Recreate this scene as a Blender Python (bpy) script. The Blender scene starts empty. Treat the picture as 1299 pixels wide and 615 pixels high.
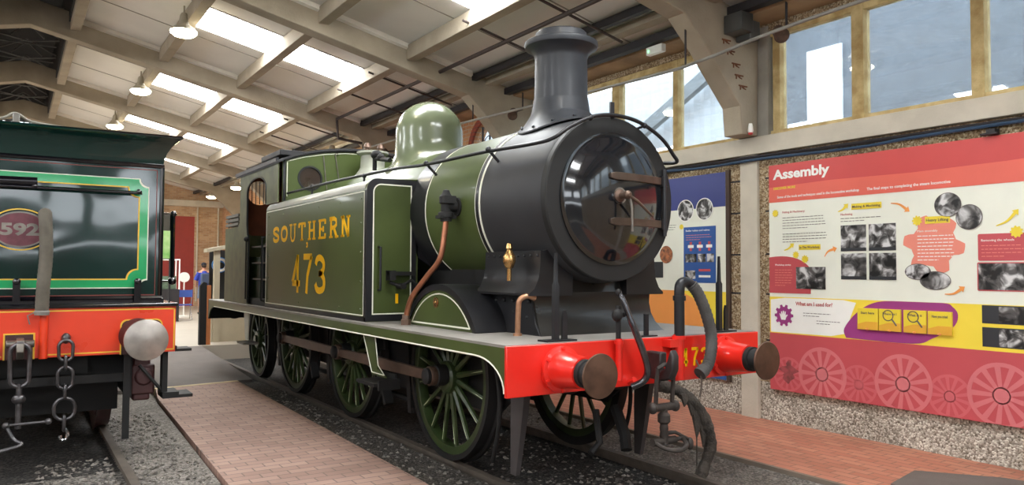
import bpy, math, random
import numpy as np
from mathutils import Vector, Matrix, Euler, Quaternion
random.seed(7)
rng = np.random.default_rng(7)
R = math.radians
PI = math.pi
sc = bpy.context.scene
COL = sc.collection

# ------------------------------------------------------------------ camera
cam_d = bpy.data.cameras.new('camera')
cam = bpy.data.objects.new('camera', cam_d)
COL.objects.link(cam)
YAW, PITCH, ROLL = .5814, .0372, .0053
Fv = Vector((math.sin(YAW)*math.cos(PITCH), math.cos(YAW)*math.cos(PITCH), math.sin(PITCH)))
R0 = Vector((math.cos(YAW), -math.sin(YAW), 0)); U0 = R0.cross(Fv)
Rv = R0*math.cos(ROLL) + U0*math.sin(ROLL); Uv = -R0*math.sin(ROLL) + U0*math.cos(ROLL)
m = Matrix((Rv, Uv, -Fv)).transposed().to_4x4()
m.translation = Vector((-4.2335, -4.4959, 1.7632))
cam.matrix_world = m
cam_d.sensor_width = 36.0
cam_d.lens = 965.42/1299*36.0
cam_d.clip_end = 300
sc.camera = cam

# ------------------------------------------------------------------ light
EXPOSURE = 0.5
SKYLIGHT = 20.0
LAMP = 30.0
WORLD = 5.0
sc.view_settings.view_transform = 'Standard'
sc.view_settings.look = 'None'
sc.view_settings.exposure = EXPOSURE
sc.view_settings.gamma = 1
sc.view_settings.use_curve_mapping = False
w = bpy.data.worlds.new('overcast_sky'); sc.world = w; w.use_nodes = True
bg = w.node_tree.nodes['Background']
bg.inputs[0].default_value = (.88, .94, 1.0, 1); bg.inputs[1].default_value = WORLD

# ------------------------------------------------------------------ helpers
def lin(c):
    return tuple(((x/255)/12.92 if x/255 <= .04045 else ((x/255+.055)/1.055)**2.4) for x in c)

def mat(name, rgb, rough=.5, metal=0, var=.12, scale=4, bump=0, bscale=60, coat=0, spec=.5, rgb2=None, detail=5):
    """procedural paint: noise between two tones, noise roughness and optional bump"""
    M = bpy.data.materials.new(name); M.use_nodes = True
    nt = M.node_tree; N = nt.nodes; L = nt.links
    b = N['Principled BSDF']
    tc = N.new('ShaderNodeTexCoord')
    nz = N.new('ShaderNodeTexNoise'); nz.inputs['Scale'].default_value = scale; nz.inputs['Detail'].default_value = detail
    L.new(tc.outputs['Object'], nz.inputs['Vector'])
    cr = N.new('ShaderNodeValToRGB')
    a = lin(rgb)
    if rgb2 is None:
        c0 = tuple(x*(1-var) for x in a); c1 = tuple(min(1, x*(1+var)) for x in a)
    else:
        c0 = a; c1 = lin(rgb2)
    cr.color_ramp.elements[0].position = .35; cr.color_ramp.elements[1].position = .65
    cr.color_ramp.elements[0].color = (*c0, 1); cr.color_ramp.elements[1].color = (*c1, 1)
    L.new(nz.outputs['Fac'], cr.inputs['Fac']); L.new(cr.outputs['Color'], b.inputs['Base Color'])
    mr = N.new('ShaderNodeMapRange'); mr.inputs['To Min'].default_value = max(0, rough-.08); mr.inputs['To Max'].default_value = min(1, rough+.08)
    L.new(nz.outputs['Fac'], mr.inputs['Value']); L.new(mr.outputs['Result'], b.inputs['Roughness'])
    b.inputs['Metallic'].default_value = metal
    b.inputs['Specular IOR Level'].default_value = spec
    b.inputs['Coat Weight'].default_value = coat; b.inputs['Coat Roughness'].default_value = .06
    if bump:
        n2 = N.new('ShaderNodeTexNoise'); n2.inputs['Scale'].default_value = bscale; n2.inputs['Detail'].default_value = 4
        L.new(tc.outputs['Object'], n2.inputs['Vector'])
        bp = N.new('ShaderNodeBump'); bp.inputs['Strength'].default_value = bump; bp.inputs['Distance'].default_value = .02
        L.new(n2.outputs['Fac'], bp.inputs['Height']); L.new(bp.outputs['Normal'], b.inputs['Normal'])
    return M

def emit(name, rgb, strength):
    M = bpy.data.materials.new(name); M.use_nodes = True
    b = M.node_tree.nodes['Principled BSDF']
    b.inputs['Base Color'].default_value = (.8, .8, .8, 1)
    b.inputs['Emission Color'].default_value = (*lin(rgb), 1)
    b.inputs['Emission Strength'].default_value = strength
    return M

def brickmat(name, c1, c2, mortar, bw, bh, ms, rough=.85, bump=.4, axes='xy', offset=.5, tint=None, smooth=.1):
    M = bpy.data.materials.new(name); M.use_nodes = True
    nt = M.node_tree; N = nt.nodes; L = nt.links; b = N['Principled BSDF']
    tc = N.new('ShaderNodeTexCoord'); sp = N.new('ShaderNodeSeparateXYZ'); cb = N.new('ShaderNodeCombineXYZ')
    L.new(tc.outputs['Object'], sp.inputs[0])
    L.new(sp.outputs['XYZ'.index(axes[0].upper())], cb.inputs[0]); L.new(sp.outputs['XYZ'.index(axes[1].upper())], cb.inputs[1])
    br = N.new('ShaderNodeTexBrick')
    br.inputs['Scale'].default_value = 1; br.inputs['Brick Width'].default_value = bw; br.inputs['Row Height'].default_value = bh
    br.inputs['Mortar Size'].default_value = ms; br.inputs['Mortar Smooth'].default_value = smooth; br.offset = offset
    br.inputs['Color1'].default_value = (*lin(c1), 1); br.inputs['Color2'].default_value = (*lin(c2), 1); br.inputs['Mortar'].default_value = (*lin(mortar), 1)
    L.new(cb.outputs[0], br.inputs['Vector'])
    nz = N.new('ShaderNodeTexNoise'); nz.inputs['Scale'].default_value = 1.3; nz.inputs['Detail'].default_value = 6
    L.new(tc.outputs['Object'], nz.inputs['Vector'])
    mx = N.new('ShaderNodeMix'); mx.data_type = 'RGBA'; mx.blend_type = 'MULTIPLY'; mx.inputs['Factor'].default_value = .55
    cr = N.new('ShaderNodeValToRGB'); cr.color_ramp.elements[0].position = .3; cr.color_ramp.elements[1].position = .7
    cr.color_ramp.elements[0].color = (.55, .52, .5, 1); cr.color_ramp.elements[1].color = (1, 1, 1, 1)
    L.new(nz.outputs['Fac'], cr.inputs['Fac'])
    L.new(br.outputs['Color'], mx.inputs['A']); L.new(cr.outputs['Color'], mx.inputs['B']); L.new(mx.outputs['Result'], b.inputs['Base Color'])
    b.inputs['Roughness'].default_value = rough
    bp = N.new('ShaderNodeBump'); bp.invert = True; bp.inputs['Strength'].default_value = bump; bp.inputs['Distance'].default_value = .01
    L.new(br.outputs['Fac'], bp.inputs['Height']); L.new(bp.outputs['Normal'], b.inputs['Normal'])
    return M

def pebblemat(name, ca, cb_, cc, scale, bump=1.0, joints=False):
    """exposed aggregate / gravel: voronoi cells each with its own tone"""
    M = bpy.data.materials.new(name); M.use_nodes = True
    nt = M.node_tree; N = nt.nodes; L = nt.links; b = N['Principled BSDF']
    tc = N.new('ShaderNodeTexCoord')
    vo = N.new('ShaderNodeTexVoronoi'); vo.inputs['Scale'].default_value = scale; vo.inputs['Randomness'].default_value = 1
    L.new(tc.outputs['Object'], vo.inputs['Vector'])
    sp = N.new('ShaderNodeSeparateColor'); L.new(vo.outputs['Color'], sp.inputs[0])
    cr = N.new('ShaderNodeValToRGB'); e = cr.color_ramp.elements
    e[0].position = 0; e[0].color = (*lin(ca), 1); e[1].position = 1; e[1].color = (*lin(cc), 1)
    k = e.new(.5); k.color = (*lin(cb_), 1)
    L.new(sp.outputs[0], cr.inputs['Fac'])
    nz = N.new('ShaderNodeTexNoise'); nz.inputs['Scale'].default_value = 2.2; nz.inputs['Detail'].default_value = 6
    L.new(tc.outputs['Object'], nz.inputs['Vector'])
    cr2 = N.new('ShaderNodeValToRGB'); cr2.color_ramp.elements[0].position = .3; cr2.color_ramp.elements[1].position = .7
    cr2.color_ramp.elements[0].color = (.6, .58, .55, 1); cr2.color_ramp.elements[1].color = (1, 1, 1, 1)
    L.new(nz.outputs['Fac'], cr2.inputs['Fac'])
    mx = N.new('ShaderNodeMix'); mx.data_type = 'RGBA'; mx.blend_type = 'MULTIPLY'; mx.inputs['Factor'].default_value = .8
    L.new(cr.outputs['Color'], mx.inputs['A']); L.new(cr2.outputs['Color'], mx.inputs['B']); L.new(mx.outputs['Result'], b.inputs['Base Color'])
    b.inputs['Roughness'].default_value = .9
    bp = N.new('ShaderNodeBump'); bp.invert = True; bp.inputs['Strength'].default_value = bump; bp.inputs['Distance'].default_value = .6/scale
    L.new(vo.outputs['Distance'], bp.inputs['Height']); L.new(bp.outputs['Normal'], b.inputs['Normal'])
    return M

def photomat(name, scale=14, dark=25, light=215):
    """a small black-and-white photograph: blotchy grey tones"""
    M = bpy.data.materials.new(name); M.use_nodes = True
    nt = M.node_tree; N = nt.nodes; L = nt.links; b = N['Principled BSDF']
    tc = N.new('ShaderNodeTexCoord'); nz = N.new('ShaderNodeTexNoise'); nz.inputs['Scale'].default_value = scale; nz.inputs['Detail'].default_value = 3
    nz.inputs['Distortion'].default_value = .6
    L.new(tc.outputs['Object'], nz.inputs['Vector'])
    cr = N.new('ShaderNodeValToRGB'); e = cr.color_ramp.elements
    e[0].position = .38; e[0].color = (*lin((dark,)*3), 1); e[1].position = .64; e[1].color = (*lin((light,)*3), 1)
    k = e.new(.5); k.color = (*lin((95, 93, 92)), 1)
    L.new(nz.outputs['Fac'], cr.inputs['Fac']); L.new(cr.outputs['Color'], b.inputs['Base Color']); b.inputs['Roughness'].default_value = .45
    return M

def frame_of(d):
    d = Vector(d).normalized()
    a = Vector((0, 0, 1)) if abs(d.z) < .9 else Vector((0, 1, 0))
    u = d.cross(a).normalized(); v = d.cross(u).normalized()
    return u, v, d

class MB:
    def __init__(s): s.v = []; s.f = []
    def add(s, vs, fs):
        o = len(s.v); s.v += [tuple(x) for x in vs]; s.f += [[i+o for i in f] for f in fs]; return s
    def box(s, x0, x1, y0, y1, z0, z1):
        x0, x1 = min(x0, x1), max(x0, x1); y0, y1 = min(y0, y1), max(y0, y1); z0, z1 = min(z0, z1), max(z0, z1)
        vs = [(x, y, z) for x in (x0, x1) for y in (y0, y1) for z in (z0, z1)]
        return s.add(vs, [(0, 1, 3, 2), (4, 6, 7, 5), (0, 4, 5, 1), (2, 3, 7, 6), (0, 2, 6, 4), (1, 5, 7, 3)])
    def obox(s, c, size, rot=(0, 0, 0)):
        q = Euler(rot).to_matrix(); c = Vector(c)
        vs = [c + q @ Vector((x*size[0]/2, y*size[1]/2, z*size[2]/2)) for x in (-1, 1) for y in (-1, 1) for z in (-1, 1)]
        return s.add(vs, [(0, 1, 3, 2), (4, 6, 7, 5), (0, 4, 5, 1), (2, 3, 7, 6), (0, 2, 6, 4), (1, 5, 7, 3)])
    def prism(s, poly, ax, a, b):
        n = len(poly)
        def P(p, h): return {'x': (h, p[0], p[1]), 'y': (p[0], h, p[1]), 'z': (p[0], p[1], h)}[ax]
        vs = [P(p, a) for p in poly] + [P(p, b) for p in poly]
        fs = [list(range(n))[::-1], list(range(n, 2*n))] + [(i, (i+1) % n, (i+1) % n+n, i+n) for i in range(n)]
        return s.add(vs, fs)
    def ring(s, outer, inner, ax, a, b):
        n = len(outer)
        def P(p, h): return {'x': (h, p[0], p[1]), 'y': (p[0], h, p[1]), 'z': (p[0], p[1], h)}[ax]
        vs = [P(p, a) for p in outer]+[P(p, a) for p in inner]+[P(p, b) for p in outer]+[P(p, b) for p in inner]
        fs = []
        for i in range(n):
            j = (i+1) % n
            fs += [(i, j, n+j, n+i), (2*n+j, 2*n+i, 3*n+i, 3*n+j), (i, 2*n+i, 2*n+j, j), (n+i, n+j, 3*n+j, 3*n+i)]
        return s.add(vs, fs)
    def tube(s, pts, r, n=10, caps=True, closed=False):
        pts = [Vector(p) for p in pts]; m_ = len(pts)
        rs = r if isinstance(r, (list, tuple)) else [r]*m_
        vs = []; fs = []; u = None
        for i, p in enumerate(pts):
            if closed: d = pts[(i+1) % m_]-pts[i-1]
            else: d = pts[min(i+1, m_-1)]-pts[max(i-1, 0)]
            d.normalize()
            if u is None: u, v, _ = frame_of(d)
            else:
                u = (u-d*u.dot(d)).normalized(); v = d.cross(u)
            v = d.cross(u)
            for k in range(n):
                a = 2*PI*k/n; vs.append(p+(u*math.cos(a)+v*math.sin(a))*rs[i])
        seg = m_ if closed else m_-1
        for i in range(seg):
            j = (i+1) % m_
            for k in range(n):
                l = (k+1) % n; fs.append((i*n+k, i*n+l, j*n+l, j*n+k))
        if caps and not closed: fs += [tuple(range(n))[::-1], tuple(range((m_-1)*n, m_*n))]
        return s.add(vs, fs)
    def cyl(s, p0, p1, r0, r1=None, n=24): return s.tube([p0, p1], [r0, r0 if r1 is None else r1], n)
    def lathe(s, prof, org, ax=(0, 0, 1), n=32, a0=0, a1=2*PI):
        """prof: (radius, height along ax)"""
        u, v, d = frame_of(ax); org = Vector(org); full = abs(a1-a0-2*PI) < 1e-6
        vs = []; fs = []; kk = n if full else n+1
        for (r, h) in prof:
            for k in range(kk):
                a = a0+(a1-a0)*k/n; vs.append(org+d*h+(u*math.cos(a)+v*math.sin(a))*max(r, 1e-5))
        for i in range(len(prof)-1):
            for k in range(n):
                l = (k+1) % kk; fs.append((i*kk+k, i*kk+l, (i+1)*kk+l, (i+1)*kk+k))
        if full and tuple(prof[0]) != tuple(prof[-1]):
            if prof[0][0] > 1e-4: fs.append(tuple(range(kk))[::-1])
            if prof[-1][0] > 1e-4: fs.append(tuple(range((len(prof)-1)*kk, len(prof)*kk)))
        return s.add(vs, fs)
    def ell(s, c, r, nu=16, nv=10, rot=None):
        vs = []; fs = []; q = Euler(rot).to_matrix() if rot else None
        for j in range(nv+1):
            t = PI*j/nv
            for i in range(nu):
                a = 2*PI*i/nu; p = Vector((r[0]*math.sin(t)*math.cos(a), r[1]*math.sin(t)*math.sin(a), r[2]*math.cos(t)))
                if q: p = q @ p
                vs.append(Vector(c)+p)
        for j in range(nv):
            for i in range(nu):
                l = (i+1) % nu; fs.append((j*nu+i, (j+1)*nu+i, (j+1)*nu+l, j*nu+l))
        return s.add(vs, fs)
    def loft(s, loops, closed=True, caps=True):
        n = len(loops[0]); o = []; fs = []
        for l in loops: o += list(l)
        for i in range(len(loops)-1):
            for k in range(n if closed else n-1):
                l = (k+1) % n; fs.append((i*n+k, i*n+l, (i+1)*n+l, (i+1)*n+k))
        if caps: fs += [tuple(range(n))[::-1], tuple(range((len(loops)-1)*n, len(loops)*n))]
        return s.add(o, fs)
    def mirror_x(s):
        n = len(s.v); s.v += [(-x, y, z) for x, y, z in s.v]; s.f += [[i+n for i in f][::-1] for f in s.f]; return s

def link_mesh(name, mb, M, parent=None, bevel=0, smooth=38, thin=False):
    off = Vector(parent['_org']) if parent is not None and '_org' in parent.keys() else Vector((0, 0, 0))
    v = np.array(mb.v, float)
    if parent is None:
        lo, hi = v.min(0), v.max(0); org = Vector(((lo[0]+hi[0])/2, (lo[1]+hi[1])/2, lo[2]))
    else: org = off
    me = bpy.data.meshes.new(name)
    me.from_pydata([tuple(p) for p in (v-np.array(org))], [], mb.f)
    me.validate(); me.materials.append(M)
    import bmesh
    if len(mb.f) < 60000:
        bm = bmesh.new(); bm.from_mesh(me); bmesh.ops.recalc_face_normals(bm, faces=bm.faces); bm.to_mesh(me); bm.free()
    me.shade_smooth(); me.set_sharp_from_angle(angle=R(smooth))
    o = bpy.data.objects.new(name, me); COL.objects.link(o)
    if parent is None: o.location = org
    else: o.parent = parent
    o['_org'] = tuple(org)
    if bevel:
        b = o.modifiers.new('bevel', 'BEVEL'); b.width = bevel; b.segments = 2; b.limit_method = 'ANGLE'; b.angle_limit = R(40)
    return o

def thing(name, label, cat, org=(0, 0, 0), group=None):
    o = bpy.data.objects.new(name, None); COL.objects.link(o); o.location = org; o['_org'] = tuple(org)
    o.empty_display_size = .1
    o['label'] = label; o['category'] = cat
    if group: o['group'] = group
    return o
def tag(o, label, cat, group=None, kind=None):
    o['label'] = label; o['category'] = cat
    if group: o['group'] = group
    if kind: o['kind'] = kind
    return o
def struct(name, mb, M, label=None, cat=None, **k):
    o = link_mesh(name, mb, M, **k); o['kind'] = 'structure'
    if label: o['label'] = label
    if cat: o['category'] = cat
    return o
def part(name, mb, M, parent, label=None, **k):
    o = link_mesh(name, mb, M, parent, **k)
    if label: o['label'] = label
    return o
def copy_tree(o, parent=None):
    c = o.copy(); COL.objects.link(c)
    if parent: c.parent = parent
    for ch in list(o.children): copy_tree(ch, c)
    return c

def arc(cx, cy, r, a0, a1, n, ry=None):
    ry = r if ry is None else ry
    return [(cx+r*math.cos(R(a0+(a1-a0)*i/n)), cy+ry*math.sin(R(a0+(a1-a0)*i/n))) for i in range(n+1)]
def rrect(x0, x1, y0, y1, r, n=5):
    return arc(x1-r, y1-r, r, 0, 90, n)+arc(x0+r, y1-r, r, 90, 180, n)+arc(x0+r, y0+r, r, 180, 270, n)+arc(x1-r, y0+r, r, 270, 360, n)
def rring(mb, x0, x1, y0, y1, r, w_, ax, a, b, n=5):
    mb.ring(rrect(x0, x1, y0, y1, r, n), rrect(x0+w_, x1-w_, y0+w_, y1-w_, max(r-w_, .001), n), ax, a, b); return mb
def cring(mb, cx, cy, r0, r1, ax, a, b, n=40, sy=1):
    o = arc(cx, cy, r0, 0, 360, n, r0*sy)[:-1]; i = arc(cx, cy, r1, 0, 360, n, r1*sy if sy == 1 else r0*sy-(r0-r1))[:-1]
    mb.ring(o, i, ax, a, b); return mb
def spline(pts, n=6):
    out = []; P = [Vector(p) for p in pts]
    for i in range(len(P)-1):
        p0 = P[max(i-1, 0)]; p1 = P[i]; p2 = P[i+1]; p3 = P[min(i+2, len(P)-1)]
        for k in range(n):
            t = k/n
            out.append(.5*((2*p1)+(-p0+p2)*t+(2*p0-5*p1+4*p2-p3)*t*t+(-p0+3*p1-3*p2+p3)*t**3))
    out.append(P[-1]); return out

# writing -----------------------------------------------------------------
GL = {  # strokes in a 1 x 1 cell: (points, smooth)
 'S': [([(.9, .72), (.82, .9), (.5, .97), (.14, .86), (.12, .66), (.5, .5), (.88, .34), (.86, .12), (.5, .02), (.16, .1), (.08, .3)], 1)],
 'O': [([(.5, .97), (.18, .85), (.06, .5), (.18, .15), (.5, .03), (.82, .15), (.94, .5), (.82, .85), (.5, .97)], 1)],
 'U': [([(.2, 1), (.2, .3), (.32, .08), (.5, .03), (.68, .08), (.8, .3), (.8, 1)], 0)],
 'T': [([(.5, 0), (.5, 1)], 0), ([(.05, .93), (.95, .93)], 0), ([(.08, .95), (.08, .72)], 0), ([(.92, .95), (.92, .72)], 0)],
 'H': [([(.2, 0), (.2, 1)], 0), ([(.8, 0), (.8, 1)], 0), ([(.2, .5), (.8, .5)], 0)],
 'E': [([(.22, 0), (.22, 1)], 0), ([(.05, .94), (.9, .94)], 0), ([(.05, .06), (.9, .06)], 0), ([(.22, .5), (.65, .5)], 0), ([(.87, .97), (.87, .74)], 0), ([(.87, .03), (.87, .27)], 0), ([(.63, .36), (.63, .64)], 0)],
 'R': [([(.22, 0), (.22, 1)], 0), ([(.05, .94), (.6, .94), (.82, .85), (.84, .64), (.6, .5), (.22, .5)], 0), ([(.55, .5), (.9, .02)], 0)],
 'N': [([(.2, 0), (.2, 1)], 0), ([(.82, 0), (.82, 1)], 0), ([(.2, .98), (.82, .02)], 0)],
 '4': [([(.68, 0), (.68, 1)], 0), ([(.68, .97), (.08, .27)], 0), ([(.06, .25), (.95, .25)], 0)],
 '7': [([(.05, .94), (.95, .94)], 0), ([(.92, .96), (.5, .45), (.4, 0)], 0)],
 '3': [([(.08, .78), (.2, .93), (.5, .98), (.84, .86), (.86, .66), (.6, .53), (.4, .52)], 1), ([(.4, .52), (.66, .5), (.92, .34), (.88, .1), (.5, .02), (.2, .07), (.06, .22)], 1)],
}
SER = {'U': [(.2, 1), (.8, 1)], 'T': [(.5, 0)], 'H': [(.2, 0), (.2, 1), (.8, 0), (.8, 1)], 'R': [(.22, 0), (.9, 0)], 'N': [(.2, 0), (.2, 1), (.82, 1)]}
def glyphs(mb, txt, o, xd, zd, cw, h, t, pitch, depth=.002, serif=True):
    """stroke lettering on a plane: o = lower left, xd/zd = reading and up directions"""
    xd = Vector(xd); zd = Vector(zd); nn = xd.cross(zd); o = Vector(o)
    def strip(pts, tw):
        pts = [Vector((p[0], p[1])) for p in pts]; n = len(pts); L_ = []; R_ = []
        for i, p in enumerate(pts):
            d = (pts[min(i+1, n-1)]-pts[max(i-1, 0)]); d.normalize(); q = Vector((-d.y, d.x))*tw/2
            L_.append(p+q); R_.append(p-q)
        vs = []
        for hgt in (0, depth):
            for a in L_+R_: vs.append(o+xd*a.x+zd*a.y+nn*hgt)
        m_ = 2*n; fs = []
        for i in range(n-1):
            fs += [(m_+i, m_+i+1, m_+n+i+1, m_+n+i), (i, i+1, m_+i+1, m_+i), (n+i, n+i+1, m_+n+i+1, m_+n+i)]
        fs += [(0, n, m_+n, m_), (n-1, 2*n-1, m_+2*n-1, m_+n-1)]
        mb.add(vs, fs)
    for i, ch in enumerate(txt):
        if ch == ' ': continue
        x0 = i*pitch
        for pts, sm in GL[ch]:
            P_ = [(x0+p[0]*cw, t/2+p[1]*(h-t)) for p in pts] if sm or ch in 'O' else [(x0+p[0]*cw, p[1]*h) for p in pts]
            if sm: P_ = [(q.x, q.y) for q in spline([(a, b, 0) for a, b in P_], 4)]
            thin = .6 if (not sm and abs(pts[0][1]-pts[-1][1]) < .05 and serif) else 1
            strip(P_, t*thin)
        if serif:
            for sx, sy in SER.get(ch, []):
                yy = t*.25 if sy == 0 else h-t*.25
                strip([(x0+sx*cw-cw*.19, yy), (x0+sx*cw+cw*.19, yy)], t*.5)
    return mb

def text_mb(s_, size, o, xd, zd, depth=.002, bold=0, width=None):
    cu = bpy.data.curves.new('lettering', 'FONT'); cu.body = s_; cu.size = size; cu.extrude = depth/2; cu.offset = bold; cu.resolution_u = 3
    ob = bpy.data.objects.new('lettering', cu); COL.objects.link(ob)
    dg = bpy.context.evaluated_depsgraph_get(); me = bpy.data.meshes.new_from_object(ob.evaluated_get(dg))
    xd = Vector(xd); zd = Vector(zd); nn = xd.cross(zd); o = Vector(o); mb = MB()
    xs = [v.co.x for v in me.vertices] or [0]
    k = 1 if width is None else width/max(max(xs)-min(xs), 1e-6); x0 = min(xs) if width else 0
    mb.add([o+xd*(v.co.x-x0)*k+zd*v.co.y+nn*(v.co.z+depth/2) for v in me.vertices], [list(p.vertices) for p in me.polygons])
    bpy.data.objects.remove(ob); bpy.data.meshes.remove(me); bpy.data.curves.remove(cu)
    return mb

# ------------------------------------------------------------------ materials
m_conc = mat('frame_concrete', (160, 149, 131), .85, var=.16, scale=1.6, bump=.25, bscale=30)
m_conc_w = mat('pale_concrete', (200, 192, 176), .8, var=.08, scale=3, bump=.15, bscale=50)
m_conc_br = mat('stained_concrete', (150, 122, 92), .9, var=.3, scale=1.5, bump=.2)
m_ceil = mat('ceiling_board', (224, 220, 214), .9, var=.05, scale=.8)
m_batten = mat('white_batten', (225, 220, 210), .7, var=.03)
m_sky = emit('skylight_sheet', (250, 253, 255), SKYLIGHT)
m_lamp = emit('lamp_glass', (255, 240, 196), LAMP)
m_dark = mat('dark_steel', (38, 35, 38), .6, var=.2)
m_pipe = mat('conduit_paint', (62, 52, 50), .6, var=.2)
m_wood_y = mat('flaking_cream_wood', (214, 192, 138), .75, var=.2, scale=6, bump=.3, rgb2=(176, 148, 96))
m_wood_g = mat('grey_window_wood', (170, 158, 138), .8, var=.2, scale=6, bump=.3)
m_aggr = pebblemat('pebble_dash', (112, 88, 62), (170, 146, 112), (215, 200, 172), 60, 1.0)
m_aggr_l = pebblemat('pale_flint_dash', (120, 110, 98), (190, 182, 168), (232, 228, 215), 56, 1.0)
m_gravel = pebblemat('ash_ballast', (48, 45, 43), (92, 88, 84), (150, 145, 138), 38, .9)
m_brick = brickmat('orange_brick_wall', (180, 122, 80), (200, 148, 104), (184, 164, 140), .225, .075, .008, axes='yz')
m_brick_b = brickmat('buff_brick_wall', (178, 138, 104), (202, 168, 132), (192, 176, 152), .225, .075, .008, axes='xz')
m_paver = brickmat('brown_pavers', (146, 116, 104), (166, 136, 122), (112, 94, 86), .24, .12, .006, axes='xy', rough=.75, bump=.35)
m_paver_r = brickmat('red_pavers', (184, 116, 92), (200, 138, 112), (146, 108, 90), .22, .11, .007, axes='yx', rough=.7, bump=.4)
m_floor = mat('concrete_floor', (172, 163, 149), .6, var=.06, scale=1.2)
m_asph = mat('asphalt', (104, 97, 92), .85, var=.12, scale=3, bump=.3, bscale=120)
m_glass = bpy.data.materials.new('window_glass'); m_glass.use_nodes = True
_b = m_glass.node_tree.nodes['Principled BSDF']
_N = m_glass.node_tree.nodes; _L = m_glass.node_tree.links
_gl = _N.new('ShaderNodeBsdfGlossy'); _gl.inputs['Roughness'].default_value = .02; _gl.inputs['Color'].default_value = (.9, .95, 1, 1)
_tr = _N.new('ShaderNodeBsdfTransparent'); _tr.inputs['Color'].default_value = (.82, .86, .88, 1)
_df = _N.new('ShaderNodeBsdfDiffuse'); _df.inputs['Color'].default_value = (.55, .58, .6, 1)
_m1 = _N.new('ShaderNodeMixShader'); _m2 = _N.new('ShaderNodeMixShader'); _lw = _N.new('ShaderNodeLayerWeight'); _lw.inputs['Blend'].default_value = .5; _pw = _N.new('ShaderNodeMath'); _pw.operation = 'POWER'; _pw.inputs[1].default_value = 4.0; _fr = _N.new('ShaderNodeMath'); _fr.operation = 'MULTIPLY_ADD'; _fr.inputs[1].default_value = .8; _fr.inputs[2].default_value = .06; _L.new(_lw.outputs['Facing'], _pw.inputs[0]); _L.new(_pw.outputs[0], _fr.inputs[0])
_m0 = _N.new('ShaderNodeMixShader'); _m0.inputs[0].default_value = .12
_L.new(_tr.outputs[0], _m0.inputs[1]); _L.new(_df.outputs[0], _m0.inputs[2])
_L.new(_fr.outputs[0], _m1.inputs[0]); _L.new(_m0.outputs[0], _m1.inputs[1]); _L.new(_gl.outputs[0], _m1.inputs[2])
_L.new(_m1.outputs[0], _N['Material Output'].inputs[0])

# ------------------------------------------------------------------ ground
GZ = -.1
struct('floor_ballast', MB().box(-12, 3.6, -12, 12.02, GZ-.15, GZ), m_gravel, 'dark ash ballast floor around the rails', 'floor')
struct('floor_platform', MB().box(-1.4, 3.4, 12.02, 30, -.25, .2).box(-12, -1.4, 12.02, 30, -.25, .2), m_floor, 'pale concrete floor beyond the engines', 'floor')
pv = MB().prism([(-2.9, -4.2), (-1.62, -4.2), (-1.315, 1.16), (-1.19, 7.95), (-2.42, 7.75), (-2.52, 6.9), (-2.7, 2.04)], 'z', GZ-.1, 0)
struct('floor_brick_path', pv, m_paver, 'brown brick path between the two tracks', 'path')
kb = MB().prism([(-1.19, 7.95), (-2.42, 7.75), (-2.43, 7.87), (-1.19, 8.07)], 'z', GZ-.1, .004)
struct('path_edging', kb, mat('edging_stone', (186, 166, 130), .8), 'pale stone edging around the brown path', 'edging')
struct('floor_ramp', MB().loft([[(-2.9, 7.9, GZ), (-.95, 8.07, GZ), (-.95, 8.07, 0), (-2.9, 7.87, 0)], [(-2.9, 12.02, GZ), (-.95, 12.02, GZ), (-.95, 12.02, .2), (-2.9, 12.02, .2)]]), m_asph, 'grey asphalt ramp rising to the concrete floor', 'ramp')
struct('floor_red_path', MB().box(1.62, 3.38, -9, 12.0, GZ-.1, 0), m_paver_r, 'red brick path along the panelled wall', 'path')
struct('red_path_kerb', MB().box(1.575, 1.615, -9, 12.0, GZ-.1, .002), mat('kerb_stone', (120, 108, 96), .85), 'narrow stone kerb beside the red path', 'kerb')

m_gravel2 = pebblemat('dusty_packed_ash', (84, 79, 74), (110, 104, 98), (156, 150, 142), 60, .7)
m_oil_shade = pebblemat('oily_ballast_in_shade', (22, 21, 20), (38, 36, 34), (74, 70, 66), 38, .9)  # oil staining, with the shade under tender and engine painted into the black
struct('oily_shade_patch', MB().box(-4.85, -3.36, 3.4, 11.9, GZ-.02, GZ+.006).box(-5.1, -4.84, 3.4, 11.9, GZ-.02, GZ+.006).box(-.95, .95, .4, 11.9, GZ-.02, GZ+.006), m_oil_shade, 'oily ballast blackened to stand in for shade under the engines', 'floor')
def track(cx, y0, y1, lab):
    for s in (-1, 1):
        prof = [(-.035, 0), (.035, 0), (.036, -.035), (.009, -.045), (.009, -.12), (.06, -.14), (-.06, -.14), (-.009, -.12), (-.009, -.045), (-.036, -.035)]
        mb = MB().prism([(cx+s*.752+a, b) for a, b in prof], 'y', y0, y1)
        o = link_mesh('rail', mb, m_rail, bevel=0)
        tag(o, lab % ('right' if s > 0 else 'left'), 'rail', 'rails of the two tracks')
m_rail = mat('worn_rail', (82, 74, 66), .7, metal=.1, var=.2, scale=8)
track(0, -6, 12.0, 'worn steel rail under the %s-hand wheels of the green engine')
track(-4.09, -6, 12.0, 'worn steel rail under the %s-hand side of the dark green tender')

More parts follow.
